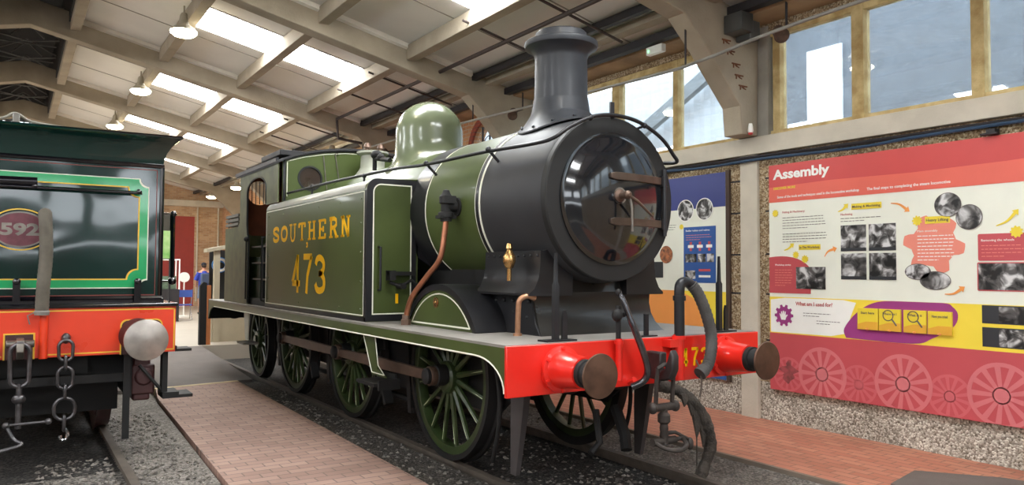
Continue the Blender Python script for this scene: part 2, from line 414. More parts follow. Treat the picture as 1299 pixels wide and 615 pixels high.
# loose stones: nobody could count them
struct('ballast_shoulder', MB().box(.83, 1.57, -6, 12, GZ-.05, -.035).prism([(-3.29, -4.2), (-2.92, -4.2), (-2.72, 2.04), (-2.54, 6.9), (-2.5, 7.8), (-3.29, 7.8)], 'z', GZ-.05, -.045), m_gravel2, 'dusty packed ash beside the rails', 'floor')
struct('ballast_shoulder', MB().prism([(-1.66, -4.2), (-.83, -4.2), (-.83, 8.0), (-1.2, 8.0), (-1.33, 1.16)], 'z', GZ-.05, -.035), pebblemat('dark_packed_ash', (44, 41, 38), (66, 61, 56), (108, 102, 95), 60, .7), 'dark oily ash strip between the brick path and the green engine', 'floor')
def stones(n, areas, s0, s1):
    base = np.array([(1, 0, 0), (-1, 0, 0), (0, 1, 0), (0, -1, 0), (0, 0, 1), (0, 0, -1)], float)
    tri = [(0, 2, 4), (2, 1, 4), (1, 3, 4), (3, 0, 4), (2, 0, 5), (1, 2, 5), (3, 1, 5), (0, 3, 5)]
    V = []; F = []
    for i in range(n):
        x0, x1, y0, y1 = areas[i % len(areas)]
        s = s0+(s1-s0)*rng.random()**3
        q = np.array(Euler(rng.random(3)*6).to_matrix())
        p = (base*(s*(.6+.8*rng.random((6, 1)))))@q.T
        p[:, 2] *= .7
        px = x0+(x1-x0)*rng.random(); zz = -.04 if (.83 < px < 1.57 or -1.4 < px < -.83 or -3.29 < px < -2.7) else GZ
        p += (px, y0+(y1-y0)*rng.random(), zz+s*.22)
        o = len(V); V += [tuple(a) for a in p]; F += [tuple(k+o for k in t) for t in tri]
    mb = MB(); mb.v = V; mb.f = F; return mb
o = link_mesh('loose_ballast', stones(9000, [(-.7, .7, -3, 3), (-1.3, -.8, -2, 7), (.8, 1.5, -3.5, 4), (-4.0, -3.4, 0, 4), (-3.28, -2.75, -2, 6), (-.7, .7, -3, 1)], .007, .03),
    mat('ballast_stone', (84, 80, 76), .85, var=.5, scale=9, rgb2=(140, 134, 126)), smooth=5)
tag(o, 'loose grey ballast stones scattered between and beside the rails', 'gravel', kind='stuff')

# ------------------------------------------------------------------ roof and frames
AX = -4.06
def zc(x): return 6.5-.226*abs(x-AX)
FY = [1.72+4.9*k for k in range(-3, 6)]
def frame_poly():
    rh = [(AX, 6.1), (2.1, 4.71), (2.46, 4.37), (3.03, 3.76), (3.06, 3.42), (3.34, 3.42), (3.37, zc(3.37)), (AX, 6.58)]
    return rh
for i, y in enumerate(FY):
    rh = frame_poly(); lh = [(2*AX-x, z) for x, z in rh[1:-1]]
    mb = MB().prism(rh[:7]+[(AX, 6.58)]+lh[::-1], 'y', y-.14, y+.14)
    mb.box(3.06, 3.36, y-.13, y+.13, -.1, 3.42); mb.box(2*AX-3.36, 2*AX-3.06, y-.13, y+.13, -.1, 3.42)
    if y > 30: continue
    mb2 = MB().prism(rh[:7]+[(AX, 6.58)]+lh[::-1], 'y', y-.14, y+.14).box(2*AX-3.36, 2*AX-3.06, y-.13, y+.13, -.1, 3.42)
    if y > 3: mb2.box(3.2, 3.36, y-.13, y+.13, -.1, 3.42)
    struct('roof_frame', mb2, m_conc, 'weathered concrete roof frame spanning the hall', 'roof frame', bevel=.012, smooth=12)
    bt = MB()
    for sx in (1, -1):
        xs = [AX+sx*.8, AX+sx*6.2]
        bt.loft([[(x, y-.2, zc(x)-.0), (x, y-.14, zc(x)-.0), (x, y-.14, zc(x)-.09), (x, y-.2, zc(x)-.07)] for x in xs])
    struct('roof_batten', bt, m_batten, 'white batten along the top of a roof frame', 'batten')
PX = [-3.36, -1.87, -.42, 1.03]
for k in range(len(FY)-1):
    y0, y1 = FY[k]+.14, FY[k+1]-.14
    for x in PX+[2*AX-x for x in PX]:
        struct('roof_purlin', MB().box(x-.085, x+.085, y0, y1, zc(x)-.24, zc(x)+.0), m_conc, 'concrete purlin between two roof frames', 'purlin', bevel=.01)
# ceiling boards with lantern gap
for nm, s in (('ceiling_right', 1), ('ceiling_left', -1)):
    mb = MB().loft([[(x, -13, zc(x)), (x, 30, zc(x)), (x, 30, zc(x)+.08), (x, -13, zc(x)+.08)] for x in (AX+s*.62, AX+s*7.6)])
    struct(nm, mb, m_ceil, 'pale ceiling boards on the roof slope', 'ceiling')
jt = MB()
for k in range(len(FY)-1):
    for f in (.33, .66):
        y = FY[k]+4.9*f
        jt.loft([[(x, y-.012, zc(x)-.008), (x, y+.012, zc(x)-.008), (x, y+.012, zc(x)), (x, y-.012, zc(x))] for x in (AX+.7, 3.3)])
struct('ceiling_joint', jt, mat('joint_grey', (150, 144, 136), .9), 'joint strips between the ceiling boards', 'trim')
n = 0
for k in range(len(FY)-1):
    yc = FY[k]+2.2
    for (xa, xb) in ((-1.77, -.52), (-.32, .93), (2*AX+1.77, 2*AX+.52), (2*AX+.32, 2*AX-.93)):
        n += 1
        mb = MB().loft([[(x, yc-.52, zc(x)-.02), (x, yc+.52, zc(x)-.02), (x, yc+.52, zc(x)+.06), (x, yc-.52, zc(x)+.06)] for x in (xa, xb)])
        struct('window_%d' % n, mb, m_sky, 'bright translucent skylight set in the roof slope', 'skylight')
# ridge lantern
m_lant = mat('lantern_black', (30, 29, 32), .8, var=.3)
lb = MB().box(AX-.75, AX+.75, -13, 30, 7.35, 7.42)
for s in (-1, 1): lb.box(AX+s*.62-.03, AX+s*.62+.03, -13, 30, 6.25, 7.35)
struct('ridge_lantern', lb, m_lant, 'dark louvred lantern along the ridge of the roof', 'roof lantern')
lt = MB()
for k in range(14):
    y = 6.6+1.6*k
    for (xa, za, xb, zb) in ((-.58, 6.75, 0, 7.05), (0, 7.05, .58, 6.75), (-.58, 6.95, .58, 6.95), (-.58, 6.7, 0, 6.6), (0, 6.6, .58, 6.7), (-.3, 6.7, 0, 7.0), (.3, 6.7, 0, 7.0)):
        lt.tube([(AX+xa, y, za), (AX+xb, y, zb)], .018, 5)
struct('lantern_lattice', lt, mat('lattice_grey', (128, 126, 124), .6, metal=.3), 'thin steel lattice inside the dark roof lantern', 'lattice')

# ------------------------------------------------------------------ walls
WX = 3.38
struct('wall_right_lower', MB().box(WX, 3.6, -13, 6.6, -.2, .45), m_aggr_l, 'pale flint dash wall below the display panels', 'wall')
struct('wall_right', MB().box(WX, 3.6, -13, 6.6, .45, 3.2).box(WX, 3.6, -13, 6.6, 4.7, 5.05), m_aggr, 'brown pebble-dash wall behind the panels', 'wall')
jn = MB()
for y in (1.38, 1.98):
    for z in (.95, 1.5, 1.98, 2.5, 2.9):
        jn.box(WX-.004, WX+.01, y-.12, y+.12, z-.01, z+.01)
struct('wall_joint', jn, m_dark, 'dark joints in the pebble-dash wall', 'trim')
struct('wall_post', MB().box(3.335, 3.4, 1.59, 1.85, -.05, 3.2), m_conc_w, 'smooth pale concrete post between the two panels', 'post', bevel=.008)
struct('wall_post', MB().box(3.335, 3.4, -3.31, -3.05, -.05, 3.2), m_conc_w, 'smooth pale concrete post between the two panels', 'post', bevel=.008)
struct('window_sill', MB().box(3.3, 3.62, -13, 6.5, 3.2, 3.41), m_conc_w, 'long pale concrete sill under the windows', 'sill', bevel=.008)
struct('gutter_beam', MB().prism([(2.95, 4.86), (3.0, 4.8), (3.38, 4.78), (3.38, 5.1), (2.95, 5.1)], 'y', -13, 30), m_conc_br, 'brown stained eaves beam above the windows', 'beam')
struct('eaves_purlin', MB().box(2.42, 2.6, -13, 30, zc(2.5)-.1, zc(2.5)), m_conc, 'concrete strip along the eaves', 'purlin')
struct('wall_right_far', MB().box(WX, 3.65, 6.75, 30, -.2, 3.0).box(WX, 3.65, 6.75, 30, 4.72, 5.1)
       .box(WX, 3.65, 6.75, 7.5, 3.0, 4.72).box(WX, 3.65, 8.6, 12.4, 3.0, 4.72).box(WX, 3.65, 13.5, 17.3, 3.0, 4.72).box(WX, 3.65, 18.4, 22.2, 3.0, 4.72).box(WX, 3.65, 23.3, 30, 3.0, 4.72), m_brick, 'orange brick side wall with arched windows', 'wall')
wn = 100
m_redb = brickmat('red_arch_brick', (150, 62, 44), (172, 84, 58), (120, 70, 56), .11, .075, .008, axes='yz')
for y in (8.05, 12.95, 17.85, 22.75):
    wn += 1
    sp_ = MB()
    out = [(y-.55, 4.13), (y-.55, 4.72)]+[(y+.55, 4.72), (y+.55, 4.13)]
    up = arc(y, 4.13, .55, 180, 0, 16)
    # brick spandrels filling the corners over the arch
    sp_.prism([(y-.55, 4.73)]+up[:9][::-1] if False else [(y-.56, 4.13)]+up[:9]+[(y, 4.73), (y-.56, 4.73)], 'x', WX, 3.65)
    sp_.prism([(y, 4.73)]+up[8:]+[(y+.56, 4.13), (y+.56, 4.73)], 'x', WX, 3.65)
    struct('arch_spandrel', sp_, m_brick, 'orange brick around the head of an arched window', 'wall')
    ar = MB(); ar.loft([[(WX-.012, y+r*math.cos(a), 4.13+r*math.sin(a)) for r in (.53, .66)]+[(WX+.03, y+r*math.cos(a), 4.13+r*math.sin(a)) for r in (.66, .53)] for a in [PI*i/16 for i in range(17)]])
    struct('arch_ring', ar, m_redb, 'red brick ring over an arched window', 'arch')
    wp = struct('window_%d' % wn, MB().prism([(y-.54, 3.0)]+arc(y, 4.13, .54, 180, 0, 16)+[(y+.54, 3.0)], 'x', 3.5, 3.51), m_glass, 'arched window with leaded bars in the brick wall', 'window')
    br = MB()
    for dy in (-.27, 0, .27): br.box(3.47, 3.5, y+dy-.012, y+dy+.012, 3.0, 4.13+math.sqrt(.54**2-dy*dy))
    for z in (3.3, 3.7, 4.1): br.box(3.47, 3.5, y-.54, y+.54, z-.012, z+.012)
    br.tube([(3.485, y+.27*math.cos(R(a)), 4.13+.27*math.sin(R(a))) for a in range(0, 181, 15)], .012, 4)
    wb = part('window_bars', br, m_dark, wp)
struct('wall_back', MB().box(-12, -.6, 30, 30.3, -.2, 7.2).box(2.25, 3.7, 30, 30.3, -.2, 7.2).box(-.6, 2.25, 30, 30.3, 4.0, 7.2), m_brick_b, 'buff brick end wall of the hall', 'wall')
d = struct('door_1', MB().box(-.6, 2.25, 30.03, 30.12, .2, 4.0), mat('red_door', (150, 52, 44), .6, var=.06), 'tall dull red door in the brick end wall', 'door')
struct('wall_rail_beam', MB().box(-8, 3.4, 29.86, 30, 4.42, 4.68), m_conc_w, 'pale beam across the brick end wall', 'beam')
ob = MB()
for x in (2.35, 3.2): ob.cyl((x, 29.95, .4), (x, 29.95, 4.4), .035, n=8)
struct('wall_downpipe', ob, m_conc_w, 'thin pale pipes down the brick end wall', 'pipe')
# left side of the hall, far from the camera's view
lw = MB().box(2*AX-3.6, 2*AX-3.38, -13, 30, -.2, 3.41).box(2*AX-3.6, 2*AX-3.38, -13, 30, 4.65, 5.1)  # open strip added in this unseen wall to let side light in
for y in FY+[-13]: lw.box(2*AX-3.6, 2*AX-3.38, y-.4, y+.4, 3.41, 4.65)
struct('wall_left', lw, m_brick, 'unseen left brick wall of the hall with high openings added for light', 'wall')
wf = MB().box(-12, 3.6, -13.2, -13, -.2, 2.45).box(-12, 3.6, -13.2, -13, 2.7, 3.5).box(-12, 3.6, -13.2, -13, 4.3, 6.9)  # unseen wall: slots added to put streaks in the tender's gloss
for x in (-11.7, -8.5, -5.5, -2.5, .5, 3.3): wf.box(x-.35, x+.35, -13.2, -13, 3.5, 4.3)
struct('wall_front', wf, mat('dark_reflection_wall', (74, 68, 60), .7), 'unseen end wall behind the camera with slots added for reflections', 'wall')  # dark colour chosen so the tender panel mirrors little light
struct('ground_outside', MB().box(-30, 30, -40, -13, -.35, -.12).box(-30, -12.1, -13, 40, -.35, -.12).box(3.66, 30, -13, 40, -.35, -.12), m_floor, 'pale yard outside the hall', 'ground')

# window strip: near bay and second bay
def wbay(nm, ys, y0, y1, m_fr):
    """ys: mullion centres (y, half width); glass between; frame z 3.41 .. 4.7"""
    g = struct(nm, MB().box(3.475, 3.483, y0, y1, 3.45, 4.66), m_glass, 'grimy window panes above the long sill', 'window')
    f = MB().box(3.41, 3.52, y0, y1, 3.405, 3.47).box(3.41, 3.52, y0, y1, 4.62, 4.71)
    part('window_frame', f, m_fr, g, bevel=.004)
    for (y, h_) in ys: part('mullion', MB().box(3.4, 3.53, y-h_, y+h_, 3.41, 4.7), m_fr, g, bevel=.004)
    return g
wbay('window_201', [(1.35, .05), (.3, .07), (-.93, .06), (-2.1, .06)], -3.1, 1.45, m_wood_y)
wbay('window_202', [(4.27, .08), (3.02, .045), (1.92, .04), (5.5, .06)], 1.88, 6.48, m_wood_y)
wbay('window_203', [(-4.4, .06), (-5.7, .06), (-7, .06)], -8, -3.32, m_wood_y)
wbay('window_204', [(-9.4, .06), (-10.7, .06)], -12.9, -8.1, m_wood_y)
struct('window_pier', MB().box(3.36, 3.6, 1.44, 1.88, 3.4, 4.75).box(3.36, 3.6, -3.36, -3.06, 3.4, 4.75).box(3.36, 3.6, 6.46, 6.76, -.1, 5.1), mat('grey_pier', (160, 156, 146), .7, var=.1), 'grey painted pier between two window bays', 'pier')
# neighbouring building seen through the panes
nb = MB()
cg = []
for i in range(241): cg.append((8.0+(.03 if i % 2 else 0), -14+.15*i))
nb.loft([[(x, y, -.3) for x, y in cg]+[(8.2, 22, -.3), (8.2, -14, -.3)], [(x, y, 6.2) for x, y in cg]+[(8.2, 22, 6.2), (8.2, -14, 6.2)]])
t = thing('neighbouring_shed', 'pale corrugated shed outside, seen through the windows', 'building', (8.2, 4, -.3))
part('wall_cladding', nb, mat('white_cladding', (196, 204, 212), .6, var=.04), t, smooth=10)
part('gable_sheet', MB().prism([(9.5, 4.2), (3.0, 7.2), (3.0, 7.5), (9.5, 4.5)], 'x', 7.6, 7.75), mat('grey_gable', (120, 128, 134), .6), t)
part('white_door', MB().box(7.86, 7.9, 3.4, 4.1, 4.1, 5.8), mat('white_roller', (236, 242, 248), .5), t)
part('dark_bay', MB().box(7.9, 7.97, -6, 4.95, 1.8, 7.0), mat('slate_bay', (104, 112, 122), .6), t)

# pipes and cables along the wall
c_ = MB().tube(spline([(2.25, -9, 4.35), (2.25, -3, 4.3), (2.25, .1, 4.25), (2.25, 1.45, 4.16), (2.25, 2.4, 4.155), (2.25, 6.1, 4.29), (2.25, 11.1, 4.45), (2.25, 20, 4.45)], 5), .02, 8)
t = thing('conduit', 'long thin grey conduit slung across the fronts of the roof frames and windows', 'conduit', (2.25, 1.45, 4.16))
part('pipe', c_, mat('grey_conduit', (140, 138, 132), .45, metal=.4), t)
for y_, z_ in ((-3.1, 4.3), (1.72, 4.15), (6.6, 4.31), (11.45, 4.45), (16.4, 4.45)): part('hanger', MB().tube([(2.25, y_, z_-.02), (2.25, y_, 4.6)], .012, 6), m_dark, t)
c_ = MB().tube(spline([(3.29, -9, 3.12), (3.3, -1.3, 3.13), (3.29, .2, 3.1), (3.3, 1.5, 3.13), (3.29, 2.4, 3.12), (3.3, 3.6, 3.16), (3.3, 6.3, 3.15)], 6), .018, 8)
tag(link_mesh('cable', c_, mat('blue_cable', (42, 66, 92), .5)), 'dark blue cable clipped under the long window sill', 'cable')
c_ = MB().tube(spline([(3.34, -9, 3.17), (3.34, 0, 3.155), (3.34, 1.5, 3.17), (3.34, 6.3, 3.17)], 4), .022, 6)
tag(link_mesh('cable', c_, m_dark), 'black cable running tight against the underside of the sill', 'cable')
mbp = MB().tube([(1.55, -3, zc(1.55)-.22), (1.55, 11.2, zc(1.55)-.22)], .032, 8)
tag(link_mesh('roof_pipe', mbp, m_pipe), 'brown sprinkler pipe running lengthwise below the ceiling', 'pipe')
for y, lb in ((3.1, 'thin brown rod crossing the ceiling just right of the chimney top'), (4.5, 'thin brown rod crossing the ceiling just left of the chimney top'), (7.8, 'thin brown rod crossing the ceiling above the dome'),
              (9.3, 'thin brown rod crossing the ceiling between the dome and the cab'), (12.7, 'thin brown rod crossing the ceiling above the cab front'), (14.7, 'farthest thin brown rod crossing the ceiling above the cab')):
    q_ = MB().tube([(.85, y, zc(.85)-.2), (2.5, y, zc(2.5)-.2)], .018, 6)
    tag(link_mesh('hanger_rod', q_, m_pipe), lb, 'rod')
for x, r in ((2.2, .045), (2.86, .06)):
    tag(link_mesh('eaves_duct', MB().box(x-r, x+r, -9, 30, zc(x)-.13, zc(x)-.03), m_dark), 'dark trunking %s along the eaves' % ('nearer the middle of the roof' if x < 2.5 else 'tight to the gutter beam'), 'trunking')
tag(link_mesh('drop_pipe', MB().tube([(1.55, 11.2, 5.0), (1.6, 11.25, 4.6), (2.15, 11.25, 4.55)], .03, 8), m_pipe), 'brown pipe dropping down the face of the roof frame behind the dome', 'pipe')

# pendant lamps
m_lhous = mat('lamp_housing', (176, 168, 150), .5)
def lamp(x, y, z):
    t = thing('pendant_lamp', 'lit round pendant lamp hanging from the roof', 'lamp', (0, 0, 0), 'round lamps under the roof')
    hb = MB().lathe([(.04, .3), (.06, .26), (.08, .12), (.17, .05), (.2, .0), (.19, .0), (.14, .04), (.02, .05)], (0, 0, 0))
    part('reflector', hb, m_lhous, t)
    part('glass', MB().lathe([(.205, .0), (.2, -.03), (.16, -.065), (.08, -.085), (.001, -.09)], (0, 0, 0)), m_lamp, t)
    part('stem', MB().cyl((0, 0, .29), (0, 0, .42), .015, n=8), m_lhous, t)
    t.location = (x, y, z); return t
L0 = lamp(-2.0, 8.6, 5.6)
L0['label'] = 'lit round lamp nearest the big skylights, at the top left of the photo'
for (x, y, z, lab) in [(-2.0, 13.5, 5.6, 'second lit round lamp down the ridge row, above the left tender'), (-2.0, 18.4, 5.6, 'third lit round lamp down the ridge row, just over the tender roofline'),
                       (2.5, 14.1, 4.72, 'lit round lamp above the cab roof of the green engine'), (2.5, 23.9, 4.72, 'lit round lamp beyond the rear of the cab'),
                       (2.5, 28.0, 4.72, 'lit round lamp by the brick end wall, above the red door'), (-.42, 21.5, 5.3, 'small lit lamp far down the middle of the roof'), (-2.0, 3.7, 5.6, 'lit round lamp over the near skylights, above the photographer'), (-2.0, -1.2, 5.6, 'lit round lamp hanging behind the photographer')]:
    c = copy_tree(L0); c.location = (x, y, z); c['label'] = lab

# ------------------------------------------------------------------ paints of the engines
m_green = mat('olive_green_paint', (72, 83, 46), .34, var=.14, scale=1.5, coat=.12, spec=.22)
m_green_l = mat('dome_green_paint', (98, 106, 82), .25, var=.08, scale=2, coat=.3)
m_green_d = mat('dark_olive_wheel', (46, 60, 30), .4, var=.25, scale=6, coat=.1)
m_green_r = mat('scuffed_cab_green', (66, 72, 46), .42, var=.3, scale=5, coat=.08, spec=.22, rgb2=(96, 100, 70))
m_black = mat('engine_black', (30, 30, 33), .4, var=.2, scale=3, coat=.08, spec=.35)
m_blackg = mat('gloss_black_door', (20, 22, 26), .12, var=.2, scale=3, coat=1.0)
m_smoke = mat('smokebox_grey_black', (50, 50, 52), .5, var=.12, scale=2, spec=.3)
m_ring = mat('smokebox_ring_black', (34, 34, 34), .55, var=.15, spec=.3)
m_chim = mat('chimney_grey_black', (46, 48, 52), .45, var=.18, scale=4, coat=.05, spec=.35)
m_frame = mat('frame_black', (18, 17, 17), .7, var=.3, scale=5)
m_deck = mat('dusty_footplate', (128, 124, 118), .6, var=.14, scale=3)
m_red = mat('buffer_beam_red', (222, 38, 26), .35, var=.05, scale=2, coat=.4)
m_white = mat('white_lining', (232, 232, 214), .5, var=.03)
m_yel = mat('golden_yellow_lettering', (255, 192, 20), .5, var=.04, spec=.2)
m_steel = mat('dull_steel', (132, 126, 118), .4, metal=.8, var=.2, scale=10)
m_bsteel = mat('bright_steel', (190, 192, 196), .18, metal=1, var=.1, scale=10)
m_brown = mat('oiled_brown_steel', (98, 78, 66), .45, metal=.5, var=.2, scale=8)
m_head = mat('brown_buffer_face', (92, 68, 54), .5, metal=.5, var=.25, scale=9)
m_strap = mat('bronze_hinge_strap', (90, 76, 66), .42, metal=.6, var=.2, scale=9)
m_copper = mat('copper_pipe', (176, 116, 88), .34, metal=.8, var=.15, scale=8)
m_brass = mat('brass', (192, 152, 98), .25, metal=.9, var=.15, scale=8)
m_tanktop = mat('worn_tank_top', (150, 150, 142), .35, var=.15, scale=3, coat=.3)
m_rust = mat('rust_brown', (110, 66, 40), .8, var=.3)
m_hose = mat('grey_rubber_hose', (72, 70, 68), .75, var=.2, scale=12, bump=.3, bscale=80)
m_rag = mat('dirty_wrapped_hose', (58, 52, 46), .9, var=.4, scale=14, bump=.8, bscale=60)
m_cabin = mat('cab_interior_brown', (120, 62, 34), .7, var=.2)

# ------------------------------------------------------------------ green tank engine
E_ = thing('steam_locomotive', 'olive green tank engine with yellow number 473 and red buffer beam', 'locomotive', (0, 5, 0))
BW, FT = 1.325, 1.239
AZ, AR = 2.375, .745       # boiler axis height and radius
SBY = .42
# footplate and valances
part('footplate', MB().box(-BW, BW, .0, 9.63, FT-.02, FT), m_deck, E_)
va = lambda dz=0, ins=0: [(.0+ins, FT-.02)]+[(9.6-ins, FT-.02), (9.6-ins, .92+dz)]+[(9.58-.4*(1-math.cos(R(a)))-ins, .92+dz+(.2)*math.sin(R(a))) for a in range(15, 91, 15)]+[(.42-.4*math.cos(R(a))+ins if False else .02+.4*(1-math.cos(R(a)))+ins, .9+dz+(.225)*math.sin(R(a))) for a in range(90, -1, -15)]
for s in (-1, 1):
    v_ = part('valance', MB().prism(va(), 'x', s*(BW-.02), s*BW), m_green, E_)
    lo = MB(); path = [(9.18, 1.128), (.42, 1.133)]+[(.02+.4*(1-math.cos(R(a))), .9+.233*math.sin(R(a))) for a in range(80, -1, -10)]
    lo.tube([(s*(BW+.001), a, b) for a, b in path], .007, 4)
    lo.box(s*BW, s*(BW+.002), .004, .012, .9, FT-.02)
    part('lining', lo, m_white, v_)
bb = part('buffer_beam', MB().box(-BW-.008, BW+.008, -.02, .01, .872, FT-.004), m_red, E_, bevel=.006)
part('number', glyphs(MB(), '473', (.37, -.0215, .985), (1, 0, 0), (0, 0, 1), .085, .15, .024, .118, serif=False), m_yel, bb)
part('rear_beam', MB().box(-BW, BW, 9.6, 9.64, .9, FT-.004), m_frame, E_)
def buffer(parent, x, y, z, hr, m_b, m_h, sgn=-1, L=.468, m_r=None):
    """housing, ram and head; the head face is L in front of the beam"""
    b = part('buffer_housing', MB().lathe([(.165, 0), (.17, .02), (.17, .035), (.14, .043), (.128, .07), (.113, .27), (.113, .29), (.09, .29)], (x, y, z), (0, sgn, 0), 32)
             , m_b, parent)
    for k in range(6):
        a = R(30+60*k); part('bolt_head', MB().lathe([(.017, 0), (.017, .016), (.001, .02)], (x+.152*math.cos(a), y+sgn*.035, z+.152*math.sin(a)), (0, sgn, 0), 6), m_b, b)
    part('buffer_ram', MB().lathe([(.1, .27), (.1, .33), (.088, .335), (.085, .37), (.06, .4), (.06, L-.03)], (x, y, z), (0, sgn, 0), 28), m_r or m_frame, parent)
    part('buffer_head', MB().lathe([(.055, L-.05), (.1, L-.035), (hr-.006, L-.02), (hr, L-.012), (hr-.004, L-.002), (.06, L+.006), (.001, L+.008)], (x, y, z), (0, sgn, 0), 40), m_h, parent)
for x in (-.87, .87): buffer(E_, x, -.02, 1.05, .155, m_red, m_head)
for x in (-.87, .87): buffer(E_, x, 9.64, 1.05, .155, m_frame, m_frame, 1)
# frames
fr = MB()
for s in (-1, 1): fr.prism([(.05, .88), (.9, .72), (1.2, .5), (9.6, .5), (9.6, FT-.02), (.05, FT-.02)], 'x', s*.6, s*.63)
fr.box(-.6, .6, 2.2, 2.26, .45, FT-.02).box(-.6, .6, .9, .98, .75, FT-.02).box(-.6, .6, 5.3, 5.36, .5, FT-.02).box(-.6, .6, 7.4, 7.46, .5, FT-.02)
fr.cyl((-.28, .95, .92), (-.28, 2.1, .92), .24).cyl((.28, .95, .92), (.28, 2.1, .92), .24).box(-.55, .55, 3.0, 5.2, .45, 1.0)
part('main_frame', fr, m_frame, E_)
# wheels -------------------------------------------------------------------
def wheel(y, rad, ns, side, crank=True):
    x = side*.73; ax = (side, 0, 0)
    w_ = part('wheel', MB().lathe([(rad-.13, -.05), (rad-.055, -.05), (rad-.055, .05), (rad-.125, .05), (rad-.13, .04), (rad-.13, -.05)], (x, y, rad), ax, 56), m_green_d, E_)
    part('tyre', MB().lathe([(rad-.056, -.068), (rad+.028, -.068), (rad+.028, -.035), (rad, -.025), (rad-.006, .068), (rad-.052, .07), (rad-.056, .06), (rad-.056, -.068)], (x, y, rad), ax, 56), m_frame, w_)
    sp = MB()
    for k in range(ns):
        a = 2*PI*(k+.5)/ns; c, s_ = math.cos(a), math.sin(a)
        sp.tube([(x+side*.02, y+c*.12, rad+s_*.12), (x+side*.02, y+c*(rad-.11), rad+s_*(rad-.11))], [.03, .02], 6)
    part('spokes', sp, m_green_d, w_)
    part('hub', MB().lathe([(.15, -.09), (.15, .08), (.13, .1), (.07, .1), (.07, .13), (.001, .13)], (x, y, rad), ax, 28), m_green_d, w_)
    if crank:
        part('crank_boss', MB().lathe([(.125, -.02), (.125, .1), (.1, .12)], (x, y+.02, rad+.12 if False else rad), ax, 24), m_green_d, w_)
    sl = MB()
    for k in range(ns):
        a = 2*PI*(k+.5)/ns; c, s_ = math.cos(a), math.sin(a)
        sl.tube([(x+side*.042, y+c*.2, rad+s_*.2), (x+side*.04, y+c*(rad-.15), rad+s_*(rad-.15))], .0035, 4)
    part('spoke_lining', sl, mat_line, w_)
    return w_
mat_line = mat('thin_pale_lining', (186, 196, 160), .5, var=.05)
WY = [1.84, 4.25, 6.45]
for s in (-1, 1):
    for y in WY: wheel(y, .765, 16, s)
    wheel(8.35, .61, 12, s, False)
    for i, y in enumerate(WY):
        part('coupling_pin', MB().lathe([(.1, .0), (.1, .1), (.075, .12), (.075, .2), (.06, .21), (.001, .21)], (s*.83, y-.02, .79), (s, 0, 0), 20), m_frame, E_)
    rod = MB()
    for (ya, yb) in ((WY[0]-.02, WY[1]-.02), (WY[1]-.02, WY[2]-.02)):
        rod.prism([(ya+.05, .835), ((ya+yb)/2, .85), (yb-.05, .835), (yb-.05, .745), ((ya+yb)/2, .73), (ya+.05, .745)], 'x', s*.945, s*.985)
    part('coupling_rod', rod, m_brown, E_, bevel=.004)
    for y in WY:
        part('rod_end', MB().lathe([(.085, 0), (.09, .01), (.09, .06), (.085, .07), (.045, .07), (.045, .085), (.001, .085)], (s*.93, y-.02, .79), (s, 0, 0), 24), m_brown, E_)
ax_ = MB()
for y in WY: ax_.cyl((-.7, y, .765), (.7, y, .765), .09)
ax_.cyl((-.7, 8.35, .61), (.7, 8.35, .61), .08)
part('axles', ax_, m_frame, E_)
bg_ = MB()
for s in (-1, 1):
    for y in (2.72, 5.12, 7.3):
        bg_.prism([(y, 1.1), (y+.08, 1.1), (y-.02, .3), (y-.1, .3)], 'x', s*.74, s*.78).prism(arc(y+.77-.9, .765, .84, 8, -35, 8)+arc(y+.77-.9, .765, .79, -35, 8, 8), 'x', s*.69, s*.79)
    bg_.cyl((s*.5, 2.7, .33), (s*.5, 7.3, .33), .03, n=8)
    for y in WY: bg_.box(s*.78, s*.83, y-.4, y+.4, 1.06, 1.12).box(s*.78, s*.83, y-.25, y+.25, 1.02, 1.06)
part('brake_gear', bg_, m_frame, E_)
for s in (-1, 1):
    part('guard_iron', MB().loft([[(s*.66, .62, .95), (s*.66, .84, .95), (s*.73, .84, .95), (s*.73, .62, .95)], [(s*.66, .68, .6), (s*.66, .86, .6), (s*.72, .86, .6), (s*.72, .68, .6)], [(s*.67, .79, .07), (s*.67, .87, .07), (s*.71, .87, .07), (s*.71, .79, .07)]]), mat('worn_guard_iron', (64, 60, 60), .6, var=.2), E_)
    part('sand_pipe', MB().tube(spline([(s*.74, 1.1, 1.1), (s*.74, 1.0, .7), (s*.74, 1.02, .4), (s*.73, 1.12, .12)], 5), .02, 8), m_frame, E_)
    st = part('step_hanger', MB().prism([(2.95, 1.13), (2.6, 1.13), (2.36, .74), (2.56, .74)] if False else [(2.83, 1.13), (2.52, 1.13), (2.44, .8), (2.24, .74), (2.42, .74), (2.58, .74)], 'x', s*1.22, s*1.235), m_green, E_)
    st2 = MB().tube([(s*1.236, 2.8, 1.12), (s*1.236, 2.57, .76), (s*1.236, 2.27, .76), (s*1.236, 2.42, .84), (s*1.236, 2.5, 1.12)], .006, 4)
    part('lining', st2, m_white, st)
    part('step_board', MB().box(s*1.1, s*1.34, 2.28, 2.72, .655, .685).box(s*1.1, s*1.12, 2.28, 2.72, .655, .76).box(s*1.08, s*1.3, 2.25, 2.28, .62, .72), m_frame, E_)
    part('rear_step_hanger', MB().prism([(7.55, 1.13), (7.25, 1.13), (7.3, .7), (7.45, .7)], 'x', s*1.22, s*1.235), m_white, E_)
    part('rear_step_board', MB().box(s*1.1, s*1.32, 7.2, 7.6, .64, .67), m_deck, E_)
